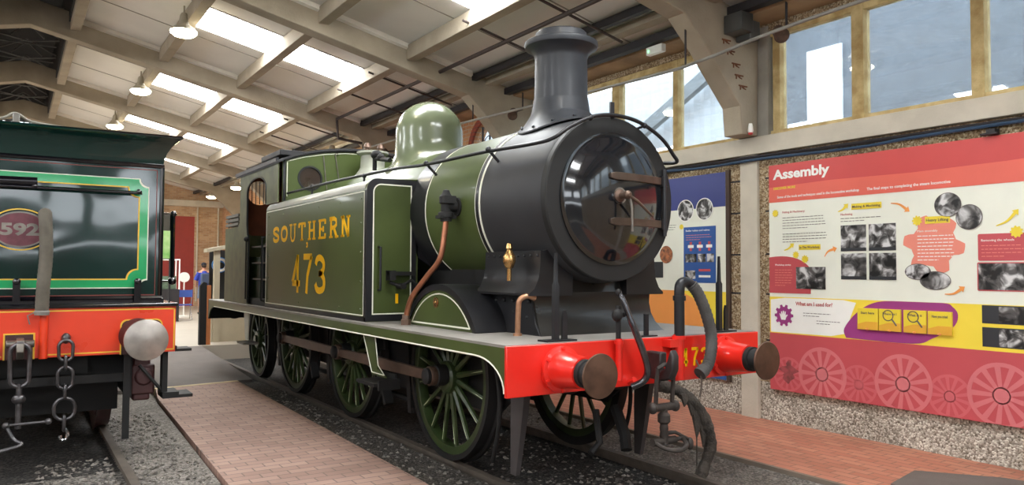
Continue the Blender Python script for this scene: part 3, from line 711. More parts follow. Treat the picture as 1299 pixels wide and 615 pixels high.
# splashers
for s in (-1, 1):
    yc_, hz = 1.67, 1.24
    a_ = arc(yc_, .86, .745, 30.5, 149.5, 20)
    sp = part('splasher', MB().prism(a_+[(yc_-.64, hz)], 'x', s*.9, s*.97) if False else MB().prism(a_, 'x', s*.955, s*.97), m_green, E_)
    part('splasher_top', MB().loft([[(s*x, y, z) for (y, z) in [(yc_+r*math.cos(R(t)), .86+r*math.sin(R(t)))] for r, x in ()] for t in ()] or [[(s*.6, yc_+.79*math.cos(R(t)), .85+.79*math.sin(R(t))), (s*.985, yc_+.79*math.cos(R(t)), .85+.79*math.sin(R(t))), (s*.985, yc_+.735*math.cos(R(t)), .85+.735*math.sin(R(t))), (s*.6, yc_+.735*math.cos(R(t)), .85+.735*math.sin(R(t)))] for t in range(30, 151, 6)]), m_black, E_)
    ln = MB().tube([(s*.971, yc_+.69*math.cos(R(t)), .86+.69*math.sin(R(t))) for t in range(36, 145, 6)]+[], .007, 4, caps=True).box(s*.97, s*.974, yc_-.55, yc_+.55, 1.262, 1.276)
    part('lining', ln, m_white, sp)
    part('oil_plate', MB().lathe([(.05, 0), (.05, .008), (.035, .014), (.014, .01), (.001, .02)], (s*.97, yc_+.06, 1.47), (s, 0, 0), 20), m_brass, sp)
# saddle under the smokebox
sd = MB()
prof = [(.44, 2.05), (.5, 1.95), (.6, 1.93), (.63, 1.93), (.635, 1.8), (.65, 1.7), (.69, 1.62), (.74, 1.58), (.74, 1.56), (.63, 1.56)]
for s in (1, -1):
    part('smokebox_side_flare', MB().loft([[(s*x, y, z) for x, z in prof]+[(s*.3, y, 1.56), (s*.3, y, 2.05)] for y in (.56, 1.42)]), m_black, E_)
part('saddle', MB().loft([[(-x, y, z), (x, y, z), (x, 1.3, z), (-x, 1.3, z)] for x, z, y in ((.64, 1.56, .66), (.645, 1.45, .65), (.66, 1.33, .6), (.68, FT, .5))]), m_black, E_)
# front apron: concave plate sweeping forward to the footplate
fp = [[(-hx, y, z), (hx, y, z), (hx, y+.06, z), (-hx, y+.06, z)] for z, y, hx in ((1.86, .62, .46), (1.76, .64, .485), (1.69, .65, .54), (1.63, .64, .62), (1.60, .63, .665), (1.585, .625, .665), (1.57, .635, .645), (1.48, .63, .635), (1.39, .605, .635), (1.32, .565, .645), (1.27, .52, .66), (1.239, .48, .675))]
part('front_apron', MB().loft(fp), mat('glossy_apron', (34, 32, 29), .3, var=.15, coat=.12, spec=.4), E_)
rv = MB()
for s in (-1, 1):
    for i in range(9): rv.ell((s*.636, .6+.095*i, 1.89), (.012, .012, .012), 8, 5)
    for (y, z) in [(.7, 1.51), (.82, 1.51), (.94, 1.51), (1.08, 1.51), (1.2, 1.51), (.72, 1.38), (1.2, 1.38), (.8, 1.3), (1.05, 1.3), (.92, 1.42)]: rv.ell((s*.652, y, z), (.016, .014, .014), 8, 5)
part('saddle_rivets', rv, m_smoke, E_)
# smokebox
sb = part('smokebox', MB().lathe([(.60, SBY+.05), (.701, SBY+.052), (.712, SBY+.1), (.738, 1.36)], (0, 0, AZ), (0, 1, 0), 72), m_smoke, E_)
part('front_ring', MB().lathe([(.55, SBY+.02), (.55, SBY-.02), (.69, SBY-.018), (.70, SBY-.008), (.70, SBY+.06)], (0, 0, AZ), (0, 1, 0), 72), m_ring, sb, smooth=22)
part('boiler_band', MB().lathe([(AR-.005, 1.355), (AR+.008, 1.36), (AR+.008, 1.41), (AR-.005, 1.415)], (0, 0, AZ), (0, 1, 0), 72), m_black, E_)
for y in (1.353, 1.418):
    part('band_lining', MB().lathe([(AR, y-.006), (AR+.005, y-.006), (AR+.005, y+.006), (AR, y+.006)], (0, 0, AZ), (0, 1, 0), 72), m_white, E_)
part('boiler_barrel', MB().lathe([(AR-.01, 1.36), (AR, 1.41), (AR, 5.84)], (0, 0, AZ), (0, 1, 0), 72), m_green, E_)
part('boiler_band', MB().lathe([(AR-.005, 2.42), (AR+.008, 2.425), (AR+.008, 2.76), (AR-.005, 2.77)], (0, 0, AZ), (0, 1, 0), 72), m_black, E_)
for y in (2.41,):
    part('band_lining', MB().lathe([(AR, y-.006), (AR+.005, y-.006), (AR+.005, y+.006), (AR, y+.006)], (0, 0, AZ), (0, 1, 0), 72), m_white, E_)
# smokebox door
dr = part('smokebox_door', MB().lathe([(.001, -.085), (.12, -.083), (.25, -.075), (.38, -.056), (.47, -.034), (.515, -.016), (.53, -.012), (.56, -.012), (.562, .01), (.562, .03)], (0, SBY-.02, AZ), (0, 1, 0), 80), m_blackg, E_)
def strap(z):
    pts = []
    for i in range(14):
        x = -.1+.66*i/13; r = min(math.hypot(x, z-AZ), .6)
        dep = .085*max(0, 1-(r/.56)**2)**.9+.004
        pts.append((x, SBY-.02-dep-.004))
    mb = MB(); hh = .032
    loops = [[(x, y-.018, z-hh), (x, y-.018, z+hh), (x, y+.01, z+hh), (x, y+.01, z-hh)] for x, y in pts]
    loops[0] = [(x, y, z+(zz-z)*.6) for x, y, zz in loops[0]]
    mb.loft(loops); return mb
for z in (AZ+.185, AZ-.195): part('hinge_strap', strap(z), m_strap, dr, bevel=.003)
part('hinge_post', MB().cyl((.575, SBY-.05, AZ-.3), (.575, SBY-.05, AZ+.29), .02, n=12).obox((.575, SBY-.03, AZ+.185), (.07, .06, .09)).obox((.575, SBY-.03, AZ-.195), (.07, .06, .09)), m_black, dr)
hn = MB().lathe([(.065, 0), (.065, .012), (.045, .02), (.028, .03), (.028, .08), (.036, .09), (.036, .12), (.016, .14)], (0, SBY-.1, AZ+.02), (0, -1, 0), 24)
part('door_boss', hn, m_brown, dr)
part('boss_flange', cring(MB(), 0, AZ+.02, .07, .05, 'y', SBY-.116, SBY-.1), m_bsteel, dr)
part('door_handle', MB().tube([(0, SBY-.2, AZ+.02), (.1, SBY-.22, AZ-.03), (.26, SBY-.23, AZ-.15)], [.02, .014, .01], 10), m_brown, dr)
part('door_handle', MB().tube([(.03, SBY-.2, AZ+.02), (.045, SBY-.21, AZ-.09), (.05, SBY-.21, AZ-.28)], [.014, .012, .01], 10), m_steel, dr)
# chimney
part('chimney', MB().lathe([(.27, .06), (.265, .12), (.255, .2), (.246, .5), (.244, .74), (.255, .79), (.29, .825), (.335, .85), (.345, .875), (.34, .9), (.31, .915), (.27, .925), (.245, .935), (.24, .985), (.225, 1.0), (.19, 1.0), (.18, .95), (.17, .4)], (0, 1.13, 2.98), (0, 0, 1), 56), m_chim, E_)
sk = []
for k in range(56):
    a = 2*PI*k/56
    sk.append(a)
def skirt(r, lift):
    out = []
    for a in sk:
        x = r*math.cos(a); y = 1.13+r*math.sin(a); out.append((x, y, AZ+math.sqrt(max(AR**2-x*x, .01))+lift))
    return out
part('chimney_skirt', MB().loft([skirt(.40, -.004), skirt(.40, .01), skirt(.345, .04), skirt(.305, .09), [(x, y, 3.22) for x, y, z in skirt(.272, 0)], [(x, y, 3.34) for x, y, z in skirt(.254, 0)]]), m_chim, E_)
cb_ = MB()
for k in range(12):
    a = 2*PI*k/12+.2; x = .372*math.cos(a); y = 1.13+.372*math.sin(a); cb_.ell((x, y, AZ+math.sqrt(AR**2-x*x)+.03), (.016, .016, .012), 8, 5)
part('skirt_bolts', cb_, m_chim, E_)
part('lamp_bracket', MB().box(-.02, .02, SBY-.02, SBY, 3.06, 3.2).box(-.02, .02, SBY-.02, SBY+.08, 3.05, 3.075), m_black, E_)
# dome
def dskirt(r, lift):
    out = []
    for a in sk:
        x = r*math.cos(a); y = 3.8+r*math.sin(a); out.append((x, y, AZ+math.sqrt(max(AR**2-x*x, .01))+lift))
    return out
dm = [dskirt(.54, -.01), dskirt(.52, .006), dskirt(.455, .05), dskirt(.418, .14), [(x, y, 3.33) for x, y, z in dskirt(.408, 0)], [(x, y, 3.43) for x, y, z in dskirt(.408, 0)]]
for t in range(10, 91, 8):
    rr = .408*math.cos(R(t)); dm.append([(rr*math.cos(a)+0, 3.8+rr*math.sin(a), 3.43+.385*math.sin(R(t))) for a in sk])
part('steam_dome', MB().loft(dm), m_green_l, E_)
# safety valves and whistle
sv = part('safety_valve_base', MB().lathe([(.25, 0), (.24, .03), (.19, .1), (.17, .14), (.165, .3), (.22, .33), (.22, .36), (.1, .38)], (-.02, 5.5, 3.06), (0, 0, 1), 32), mat('grey_green_casing', (150, 152, 138), .4, var=.1), E_)
for x_ in (-.1, .1): part('safety_valve', MB().lathe([(.04, .36), (.04, .42), (.055, .43), (.04, .48), (.02, .5)], (x_, 5.5, 3.05)), m_brown, E_)
part('whistle', MB().tube([(-.2, 5.0, 3.1), (-.2, 5.0, 3.26)], .03, 10).ell((-.2, 4.95, 3.3), (.07, .1, .06)).ell((-.22, 4.75, 3.24), (.05, .07, .05)).tube([(-.2, 5.0, 3.26), (-.25, 4.4, 3.16)], .03, 8), m_frame, E_)
# side tanks
TY0, TY1, TX, TZ = 2.75, 6.40, 1.235, 2.70
for s in (-1, 1):
    sec = [(s*.66, FT), (s*TX, FT)]+[(s*(TX-.12+.12*math.cos(R(a))), TZ-.12+.12*math.sin(R(a))) for a in range(0, 91, 15)]+[(s*.66, TZ+.02)]
    tk = part('side_tank', MB().prism(sec, 'y', TY0, TY1), m_green, E_)
    e_ = MB().loft([[(s*(TX-.13+(.13+d)*math.cos(R(a))), y, TZ-.12+(.12+d)*math.sin(R(a))) for a in range(8, 91, 12)]+[(s*.7, y, TZ+.003+d)]+[(s*.7, y, TZ-.02)]+[(s*(TX-.14+.1*math.cos(R(a))), y, TZ-.14+.1*math.sin(R(a))) for a in (90, 8)] for (y, d) in ((TY0+.06, .003), (TY1, .003))])
    part('tank_top', e_, m_tanktop, tk)
    # black border of the front face, white line inside
    fo = [(s*x, z) for x, z in ([(.68, FT+.005), (TX+.003, FT+.005)]+[(TX+.003-.12+.12*math.cos(R(a)), TZ-.117+.12*math.sin(R(a))) for a in range(0, 91, 15)]+[(.68, TZ+.004)])]
    fi = [(s*x, z) for x, z in ([(.735, 1.31), (1.17, 1.31)]+[(1.17-.09+.09*math.cos(R(a)), TZ-.14+.09*math.sin(R(a))) for a in range(0, 91, 15)]+[(.735, TZ-.05)])]
    part('front_border', MB().ring(fo, fi, 'y', TY0-.003, TY0), m_black, tk)
    fi2 = [(s*x, z) for x, z in ([(.748, 1.323), (1.157, 1.323)]+[(1.157-.077+.077*math.cos(R(a)), TZ-.14+.077*math.sin(R(a))) for a in range(0, 91, 15)]+[(.748, TZ-.063)])]
    part('front_lining', MB().ring(fi, fi2, 'y', TY0-.004, TY0), m_white, tk)
    side = MB().box(s*TX, s*(TX+.003), TY0, TY0+.055, FT, TZ-.12).box(s*TX, s*(TX+.003), TY0, TY1, FT, 1.285)
    part('side_border', side, m_black, tk)
    sl = MB(); rring(sl, TY0+.06, TY1-.02, 1.295, 2.575, .01, .011, 'x', s*TX, s*(TX+.004)); part('side_lining', sl, m_white, tk)
    nn_ = MB()
    for y in [2.9, 3.5, 4.2, 4.9, 5.6, 6.25]:
        for z in (1.36, 2.5): nn_.ell((s*TX, y, z), (.008, .012, .012), 8, 5)
    for z in (1.65, 1.95, 2.25): nn_.ell((s*TX, 2.9, z), (.008, .012, .012), 8, 5); nn_.ell((s*TX, 6.25, z), (.008, .012, .012), 8, 5)
    part('rivets', nn_, m_green_l, tk)
    if s < 0: o_, xd = (s*(TX+.001), 6.04, 2.115), (0, -1, 0)
    else: o_, xd = (s*(TX+.001), 3.2, 2.115), (0, 1, 0)
    def off(d, z): return (o_[0], o_[1]+xd[1]*d, z)
    lt_ = part('company_lettering', glyphs(MB(), 'SOUTHERN', off(0, 2.12), xd, (0, 0, 1), .27, .23, .048, .367), m_yel, tk)
    part('class_mark', glyphs(MB(), '3', off(1.41, 2.03), xd, (0, 0, 1), .05, .07, .018, .1, serif=False), m_yel, tk)
    part('running_number', glyphs(MB(), '473', off(.86, 1.475), xd, (0, 0, 1), .34, .475, .075, .44, serif=False), m_yel, tk)
    part('front_handle', MB().tube([(s*1.1, TY0, 2.0), (s*1.1, TY0-.05, 2.0), (s*1.1, TY0-.05, 1.56), (s*1.1, TY0, 1.56)], .013, 8), m_black, tk)
    bk = MB().box(s*.72, s*1.02, TY0-.09, TY0-.03, 1.71, 1.75).box(s*.96, s*1.02, TY0-.12, TY0, 1.66, 1.76).tube([(s*1.0, TY0-.05, 1.64), (s*.9, TY0-.1, 1.6), (s*.78, TY0-.1, 1.66), (s*.7, TY0-.1, 1.6)], .018, 8).cyl((s*.88, TY0-.14, 1.6), (s*.88, TY0, 1.6), .03)
    part('reversing_bracket', bk, m_frame, tk)
    part('yellow_tag', MB().box(s*.88, s*.91, TY0-.005, TY0, 1.42, 1.52), m_yel, tk)
# front boiler: flat black plate between tank and barrel
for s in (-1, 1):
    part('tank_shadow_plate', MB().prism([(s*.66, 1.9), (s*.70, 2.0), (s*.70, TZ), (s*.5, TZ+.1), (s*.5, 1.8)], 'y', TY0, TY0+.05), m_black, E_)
# firebox/boiler lower cladding
part('boiler_underside', MB().box(-.44, .44, 1.42, 5.8, FT, 1.8), m_frame, E_)
# long handrails joined round the front
hr = MB(); pts = [(-1.12, 5.8, 2.80), (-1.0, 4.4, 2.83), (-.86, 3.0, 2.84), (-.80, 2.3, 2.82), (-.74, 1.3, 2.82), (-.71, .6, 2.80), (-.66, .38, 2.80)]
fa = [(-.60*math.cos(R(a))*1.07, .335, AZ+.40+.29*math.sin(R(a))+0*a) for a in range(0, 181, 12)]
full = pts[:-1]+[(-.66, .36, 2.82), (-.5, .33, 2.93), (-.25, .33, 3.04), (0, .33, 3.07), (.25, .33, 3.04), (.5, .33, 2.93), (.64, .33, 2.80)]+[(.71, .36, 2.74), (.72, .6, 2.76), (.74, 1.3, 2.82), (.80, 2.3, 2.82), (.86, 3.0, 2.84), (1.0, 4.4, 2.83), (1.12, 5.8, 2.80)]
part('handrail', hr.tube(spline(full, 5), .017, 10), m_black, E_)
for s in (-1, 1):
    for y, xx, z0 in ((1.2, .745, 2.72), (2.3, .8, 2.72), (3.6, .92, 2.7), (5.0, 1.05, 2.68)):
        part('handrail_knob', MB().cyl((s*(xx-.12 if y < 3 else xx), y, z0), (s*xx, y, 2.83), .014, n=8).ell((s*xx, y, 2.83), (.028, .028, .028), 10, 8), m_black, E_)
for x in (-.3, .3): part('handrail_knob', MB().cyl((x, .5, 3.0), (x, .33, 3.02), .012, n=8).ell((x, .33, 3.02), (.025, .025, .025), 10, 8), m_black, E_)

# clack valves and feed pipes
for s in (-1, 1):
    ck = MB().lathe([(.055, -.14), (.055, -.1), (.075, -.1), (.075, -.06), (.05, -.05), (.05, .02), (.065, .03), (.065, .09), (.04, .12), (.03, .15), (.001, .16)], (s*.86, 1.76, 2.36), (0, 0, 1), 16)
    ck.cyl((s*.72, 1.76, 2.36), (s*.86, 1.76, 2.36), .055).lathe([(.09, 0), (.09, .02)], (s*.74, 1.76, 2.36), (s, 0, 0), 16).obox((s*.86, 1.76, 2.26), (.17, .1, .03)).obox((s*.86, 1.7, 2.42), (.12, .05, .07))
    part('clack_valve', ck, m_frame, E_)
    pp = spline([(s*.86, 1.76, 2.24), (s*.87, 1.77, 2.1), (s*.9, 1.8, 1.87), (s*.96, 1.95, 1.7), (s*1.03, 2.12, 1.5), (s*1.05, 2.2, 1.3), (s*1.05, 2.2, FT)], 6)
    fp_ = part('feed_pipe', MB().tube(pp, .027, 12), m_copper, E_)
    part('pipe_union', MB().lathe([(.05, 0), (.05, .05), (.038, .055), (.038, .09), (.03, .1)], (s*1.05, 2.2, FT), (0, 0, 1), 8), m_brown, fp_)
    part('lubricator', MB().lathe([(.02, -.16), (.02, -.06), (.035, -.05), (.055, 0), (.05, .05), (.03, .08), (.022, .1), (.03, .11), (.02, .15), (.001, .16)], (s*.76, .83, 1.84), (0, 0, 1), 18), m_brass, E_)
    if s < 0: part('elbow_pipe', MB().tube(spline([(s*.66, .6, 1.54), (s*.73, .6, 1.56), (s*.79, .62, 1.53), (s*.8, .63, 1.46), (s*.8, .64, FT)], 5), .023, 12).lathe([(.036, 0), (.036, .02)], (s*.8, .64, FT)), mat('tarnished_pipe', (186, 142, 112), .35, metal=.75, var=.2, scale=14), E_)
# lamp irons on the footplate
for x in (-.82, .965):
    part('lamp_iron', MB().loft([[(x-a, .1-a, z), (x+a, .1-a, z), (x+a, .1+a, z), (x-a, .1+a, z)] for a, z in ((.021, FT), (.02, 1.66), (.013, 1.68), (.008, 1.9))]).box(x-.12, x+.16, .04, .16, FT, FT+.012), m_black, E_)
    part('lamp_iron_stub', MB().loft([[(x+.075-a, .08, z), (x+.075+a, .08, z), (x+.075+a, .1, z), (x+.075-a, .1, z)] for a, z in ((.024, FT+.01), (.022, 1.42), (.01, 1.47))]), m_black, E_)
part('centre_lamp_iron', MB().box(.05, .09, .06, .08, FT, 1.42).box(-.02, .16, .03, .1, FT, FT+.01), m_black, E_)
# standpipes and hoses on the beam
vp_ = part('brake_standpipe', MB().tube(spline([(.283, -.09, FT), (.283, -.09, 1.4), (.283, -.09, 1.6), (.3, -.09, 1.665), (.36, -.09, 1.68), (.42, -.1, 1.65)], 5), .042, 14).lathe([(.052, 0), (.052, .04)], (.283, -.09, 1.53)), m_black, E_)
part('red_standpipe', MB().cyl((.283, -.08, .9), (.283, -.08, FT+.02), .042, n=16).lathe([(.055, 0), (.055, .03)], (.283, -.08, FT-.02)).box(.16, .29, -.11, -.02, 1.16, 1.22).box(.2, .34, -.06, -.02, .95, .99), m_red, E_)
hp = spline([(.41, -.1, 1.66), (.47, -.12, 1.58), (.54, -.14, 1.42), (.585, -.15, 1.25), (.57, -.16, 1.1), (.53, -.16, 1.0), (.46, -.16, .95)], 9)
part('brake_hose', MB().tube(hp, [.046+.004*(i % 2) for i in range(len(hp))], 14).lathe([(.055, -.03), (.055, .03)], hp[-2], (hp[-1]-hp[-2])), m_hose, E_)
part('hose_chain', MB().tube(spline([(.42, -.14, 1.05), (.45, -.16, .95), (.46, -.16, .85), (.45, -.15, .75)], 4), .008, 6), m_steel, E_)
part('heating_pipe', MB().tube(spline([(-.33, -.06, 1.60), (-.32, -.1, 1.53), (-.28, -.14, 1.38), (-.2, -.17, 1.18), (-.15, -.18, 1.02), (-.17, -.16, .93), (-.24, -.1, .88)], 6), [.016]*4+[.022]*8+[.027]*25, 12), mat('dark_polished_pipe', (74, 74, 78), .2, metal=.8, var=.3, scale=12, coat=.5), E_)
part('heating_cock', MB().cyl((-.34, -.06, FT), (-.34, -.06, 1.5), .02, n=10).ell((-.37, -.08, 1.43), (.045, .04, .05)).ell((-.34, -.06, 1.6), (.022, .022, .03)).cyl((-.40, -.08, 1.43), (-.30, -.08, 1.43), .018, n=8), m_frame, E_)
part('red_heating_pipe', MB().cyl((-.335, -.06, .93), (-.335, -.06, FT+.01), .026, n=14).lathe([(.036, 0), (.036, .03)], (-.335, -.06, FT-.03)).tube([(-.2, -.03, .9), (-.2, -.09, .93)], .025, 8), m_red, E_)
# coupling
hk = MB().prism([(-.03, 1.14), (-.2, 1.14), (-.2, 1.05), (-.17, 1.02), (-.2, 1.0), (-.24, 1.02), (-.3, 1.17), (-.33, 1.12), (-.33, 1.02), (-.29, .94), (-.2, .92), (-.03, .93)], 'x', -.035, .035)
part('drawhook', hk, mat('worn_coupling_steel', (66, 62, 62), .45, metal=.6, var=.25, scale=10), E_, bevel=.012)
def link(c, w_, h_, r, ax='x', tilt=0):
    pts = []
    for a in range(0, 360, 20):
        ca, sa = math.cos(R(a)), math.sin(R(a)); u = w_*ca; v = h_*sa+(math.copysign(h_*.35, sa) if abs(sa) > .05 else 0)
        pts.append((c[0]+(u if ax == 'x' else math.sin(tilt)*v*0), c[1]+(u if ax == 'y' else 0)+math.sin(tilt)*v, c[2]+v*math.cos(tilt)))
    return MB().tube(pts, r, 8, closed=True)
m_coup = mat('dirty_coupling_iron', (62, 56, 52), .6, metal=.4, var=.3, scale=12)
sh = MB(); x0 = 0
for dx in (-.085, .085): sh.tube([(dx, -.22, 1.02), (dx*1.05, -.21, .9), (dx, -.2, .72)], .017, 8)
sh.tube([(-.085, -.22, 1.02), (-.04, -.24, 1.05), (.04, -.24, 1.05), (.085, -.22, 1.02)], .017, 8).cyl((-.13, -.2, .72), (.13, -.2, .72), .032, n=12).ell((-.12, -.2, .72), (.035, .045, .045), 10, 8).ell((.12, -.2, .72), (.035, .045, .045), 10, 8)
part('coupling_shackle', sh, m_coup, E_)
scw = MB().lathe([(.035, 0), (.03, .03), (.035, .06), (.03, .09), (.035, .12), (.03, .15), (.05, .17), (.05, .22), (.03, .24), (.03, .3)], (.0, -.2, .44), (0, 0, 1), 12)
scw.tube([(0, -.2, .52), (.1, -.22, .52), (.22, -.24, .46)], [.018, .014, .012], 8).ell((.24, -.24, .42), (.03, .03, .05), 10, 8).cyl((-.12, -.2, .46), (.12, -.2, .46), .03, n=10)
part('coupling_screw', scw, m_coup, E_)
part('coupling_link', MB().tube(spline([(-.1, -.2, .46), (-.08, -.3, .43), (.0, -.36, .42), (.1, -.34, .44), (.15, -.25, .47), (.1, -.2, .46)], 5), .018, 8), m_coup, E_)
lh = spline([(.08, -.05, .86), (.2, -.12, .83), (.31, -.17, .75), (.42, -.19, .64), (.5, -.2, .48), (.53, -.19, .36), (.49, -.17, .22), (.44, -.16, .12)], 8)
part('lower_hose', MB().tube(lh, [.046+.003*math.sin(i*1.7)+.004*math.sin(i*.5) for i in range(len(lh))], 14), m_rag, E_)
rg = MB()
for (x, z, l, w_) in ((.32, .74, .12, .05), (.38, .66, .22, .06), (.45, .56, .2, .05), (.24, .8, .1, .05)):
    rg.loft([[(x-w_, -.2, z), (x+w_, -.2, z), (x+w_, -.17, z), (x-w_, -.17, z)], [(x-w_*.7, -.21, z-l*.6), (x+w_*.5, -.2, z-l*.5), (x+w_*.5, -.19, z-l*.5), (x-w_*.7, -.19, z-l*.6)], [(x-w_*.3, -.2, z-l), (x, -.2, z-l*.9), (x, -.19, z-l*.9), (x-w_*.3, -.19, z-l)]])
rg.tube([(.36, -.2, .5), (.36, -.2, .2)], .006, 5)
part('hose_rags', rg, m_rag, E_)
# underframe pieces seen below the beam
part('cylinder_front', MB().box(-.5, .5, .7, .9, .78, 1.1).cyl((-.26, .64, .92), (-.26, .74, .92), .2).cyl((.26, .64, .92), (.26, .74, .92), .2), m_frame, E_)
part('drain_pipes', MB().tube([(-.1, .5, .6), (-.14, .4, .35), (-.25, .38, .28)], .03, 8).tube([(.12, .5, .6), (.05, .3, .4), (.02, .25, .3)], .05, 8), m_frame, E_)
# cab ----------------------------------------------------------------------
CF, CR_, CZ = 5.85, 7.86, 3.2
def roofz(x): return 3.50-.20*(x/1.2)**2-.03*(x/1.2)**8
def archpoly(hw, z0, n=14, off=0): return [(-hw, z0), (hw, z0)]+[(hw-2*hw*i/n, roofz(hw-2*hw*i/n)+off) for i in range(n+1)]
def cab_sheet(y, name, glass_bars=False, mm=None):
    mb = MB(); outer = archpoly(1.18, 2.3, 22, -.03)
    # plate with two round windows: left and right halves as rings plus a centre strip
    for s in (-1, 1):
        n = 36; c = (s*.80, 3.03); r = .16 if not glass_bars else .19
        c = (s*.80, 3.03) if not glass_bars else (s*.95, 2.98)
        inn = [(c[0]+r*math.cos(2*PI*k/n), c[1]+r*math.sin(2*PI*k/n)) for k in range(n)]
        out = []
        for k in range(n):
            ca, sa = math.cos(2*PI*k/n), math.sin(2*PI*k/n); t = 9
            x1 = s*1.18 if ca*s > 0 else s*.4
            if abs(ca) > 1e-6: t = min(t, (x1-c[0])/ca)
            if sa < -1e-6: t = min(t, (2.3-c[1])/sa)
            t = min(t, 1.2)
            for _ in range(300):
                if c[1]+t*sa > roofz(c[0]+t*ca)-.03: t *= .985
                else: break
            out.append((c[0]+t*ca, c[1]+t*sa))
        mb.ring(out, inn, 'y', y-.012, y+.012)
    mb.prism([(-.4, 2.3), (.4, 2.3)]+[(.4-.8*i/8, roofz(.4-.8*i/8)-.035) for i in range(9)], 'y', y-.012, y+.012)
    return part(name, mb, mm or m_green, E_)
cf = cab_sheet(CF, 'cab_front')
for s in (-1, 1):
    g = MB(); cring(g, s*.80, 3.03, .175, .15, 'y', CF-.02, CF+.0); part('window_rim', g, m_black, cf)
    part('spectacle_glass', MB().cyl((s*.80, CF-.002, 3.03), (s*.80, CF+.006, 3.03), .155), mat('smoky_cab_glass', (52, 40, 36), .12, var=.1, coat=.6), cf)
    ln = MB().tube([(s*1.12, CF-.014, 2.76), (s*1.12, CF-.014, 3.24)]+[(s*x, CF-.014, roofz(x)-.07) for x in (1.08, .9, .6, .3, .0)], .007, 4)
    part('lining', ln, m_white, cf)
    part('edge_border', MB().tube([(s*1.155, CF-.012, 2.7), (s*1.155, CF-.012, 3.27)], .022, 4), m_black, cf)
part('front_eave', MB().loft([[(x, CF-.02, roofz(x)-.05), (x, CF+.0, roofz(x)-.05), (x, CF+.0, roofz(x)-.01), (x, CF-.02, roofz(x)-.01)] for x in np.linspace(-1.19, 1.19, 21)]), m_black, cf)
part('front_cab_rods', MB().tube([(-.55, CF-.03, 2.75), (-.62, CF-.03, 3.36)], .008, 5).tube([(-.35, CF-.03, 2.78), (-.45, CF-.03, 3.4)], .008, 5), m_steel, cf)
cr = cab_sheet(CR_, 'cab_rear', True, m_cabin)
for s in (-1, 1):
    g = MB()
    for dx in (-.12, -.06, 0, .06, .12): g.cyl((s*.95+dx, CR_-.02, 2.98-.18), (s*.95+dx, CR_-.02, 2.98+.18), .007, n=6)
    part('window_bars', g, m_dark, cr)
# cab sides with the doorway cut out
for s in (-1, 1):
    mb = MB(); x0, x1 = s*1.225, s*1.24
    zt = roofz(1.2)-.03
    def sd_(poly): mb.prism(poly, 'x', x0, x1)
    sd_([(CF, 2.68), (6.42, 2.68), (6.42, 2.9), (6.42, zt), (CF, zt)])
    dt = arc(6.93, 2.92, .51, 0, 180, 12, .2)
    sd_([(7.44, zt), (7.44, 2.92)]+dt[1:]+[(6.42, zt)])
    sd_([(7.44, zt), (7.44, 2.45), (7.40, 2.3), (7.34, 2.2), (7.34, FT), (8.84, FT), (8.84, 2.44), (7.98, 2.44), (7.9, 2.5), (7.88, 2.6), (7.88, zt)])
    cs = part('cab_side', mb, m_green_r, E_)
    part('doorway_beading', MB().tube([(s*1.236, y, z) for y, z in [(7.34, FT+.02), (7.34, 2.2), (7.40, 2.3), (7.44, 2.45), (7.44, 2.92)]+dt[1:]+[(6.42, 2.92), (6.42, 2.7)]], .016, 6), m_black, cs)
    part('cab_handrail', MB().tube([(s*1.24, 7.32, 2.22), (s*1.275, 7.32, 2.22), (s*1.275, 7.32, 1.32), (s*1.24, 7.32, 1.32)], .013, 8).ell((s*1.275, 7.32, 2.22), (.04, .04, .04), 10, 8), m_frame, cs)
    part('cab_handrail', MB().tube([(s*1.24, 6.45, 2.22), (s*1.275, 6.45, 2.22), (s*1.275, 6.45, 1.32), (s*1.24, 6.45, 1.32)], .013, 8), m_frame, cs)
rf = MB().loft([[(x, y, roofz(x)-(.03 if False else 0)) for y in (CF-.05, 8.08)]+[(x, y, roofz(x)-.03) for y in (8.08, CF-.05)] for x in np.linspace(-1.26, 1.26, 25)])
part('cab_roof', rf, m_smoke, E_)
part('rain_strip', MB().loft([[(s_*1.24, y, roofz(1.24)+.0), (s_*1.28, y, roofz(1.24)-.02), (s_*1.28, y, roofz(1.24)+.03), (s_*1.24, y, roofz(1.24)+.04)] for y in (CF-.02, 8.05)]) if (s_ := -1) else None, m_black, E_)
part('roof_hatch', MB().box(-1.0, .2, 6.6, 7.6, 3.44, 3.52), m_smoke, E_, bevel=.01)
# bunker
bk = MB().box(-1.225, 1.225, 8.82, 8.84, FT, 2.44).box(-1.225, 1.225, CR_, CR_+.02, FT, 2.35)
part('bunker', bk, m_green_r, E_)
cl = MB()
for z in (2.49, 2.56, 2.63):
    for s in (-1, 1): cl.box(s*1.2, s*1.235, 8.0, 8.84, z-.022, z+.022)
    cl.box(-1.22, 1.22, 8.82, 8.85, z-.022, z+.022)
for s in (-1, 1):
    for y in (8.05, 8.8): cl.box(s*1.19, s*1.2, y-.03, y+.03, 2.4, 2.66)
part('coal_rails', cl, mat('grey_rail_paint', (92, 92, 84), .5), E_)
part('coal', MB().box(-1.18, 1.18, 7.9, 8.8, 2.0, 2.36), mat('coal', (22, 22, 24), .5, bump=1, bscale=20), E_)
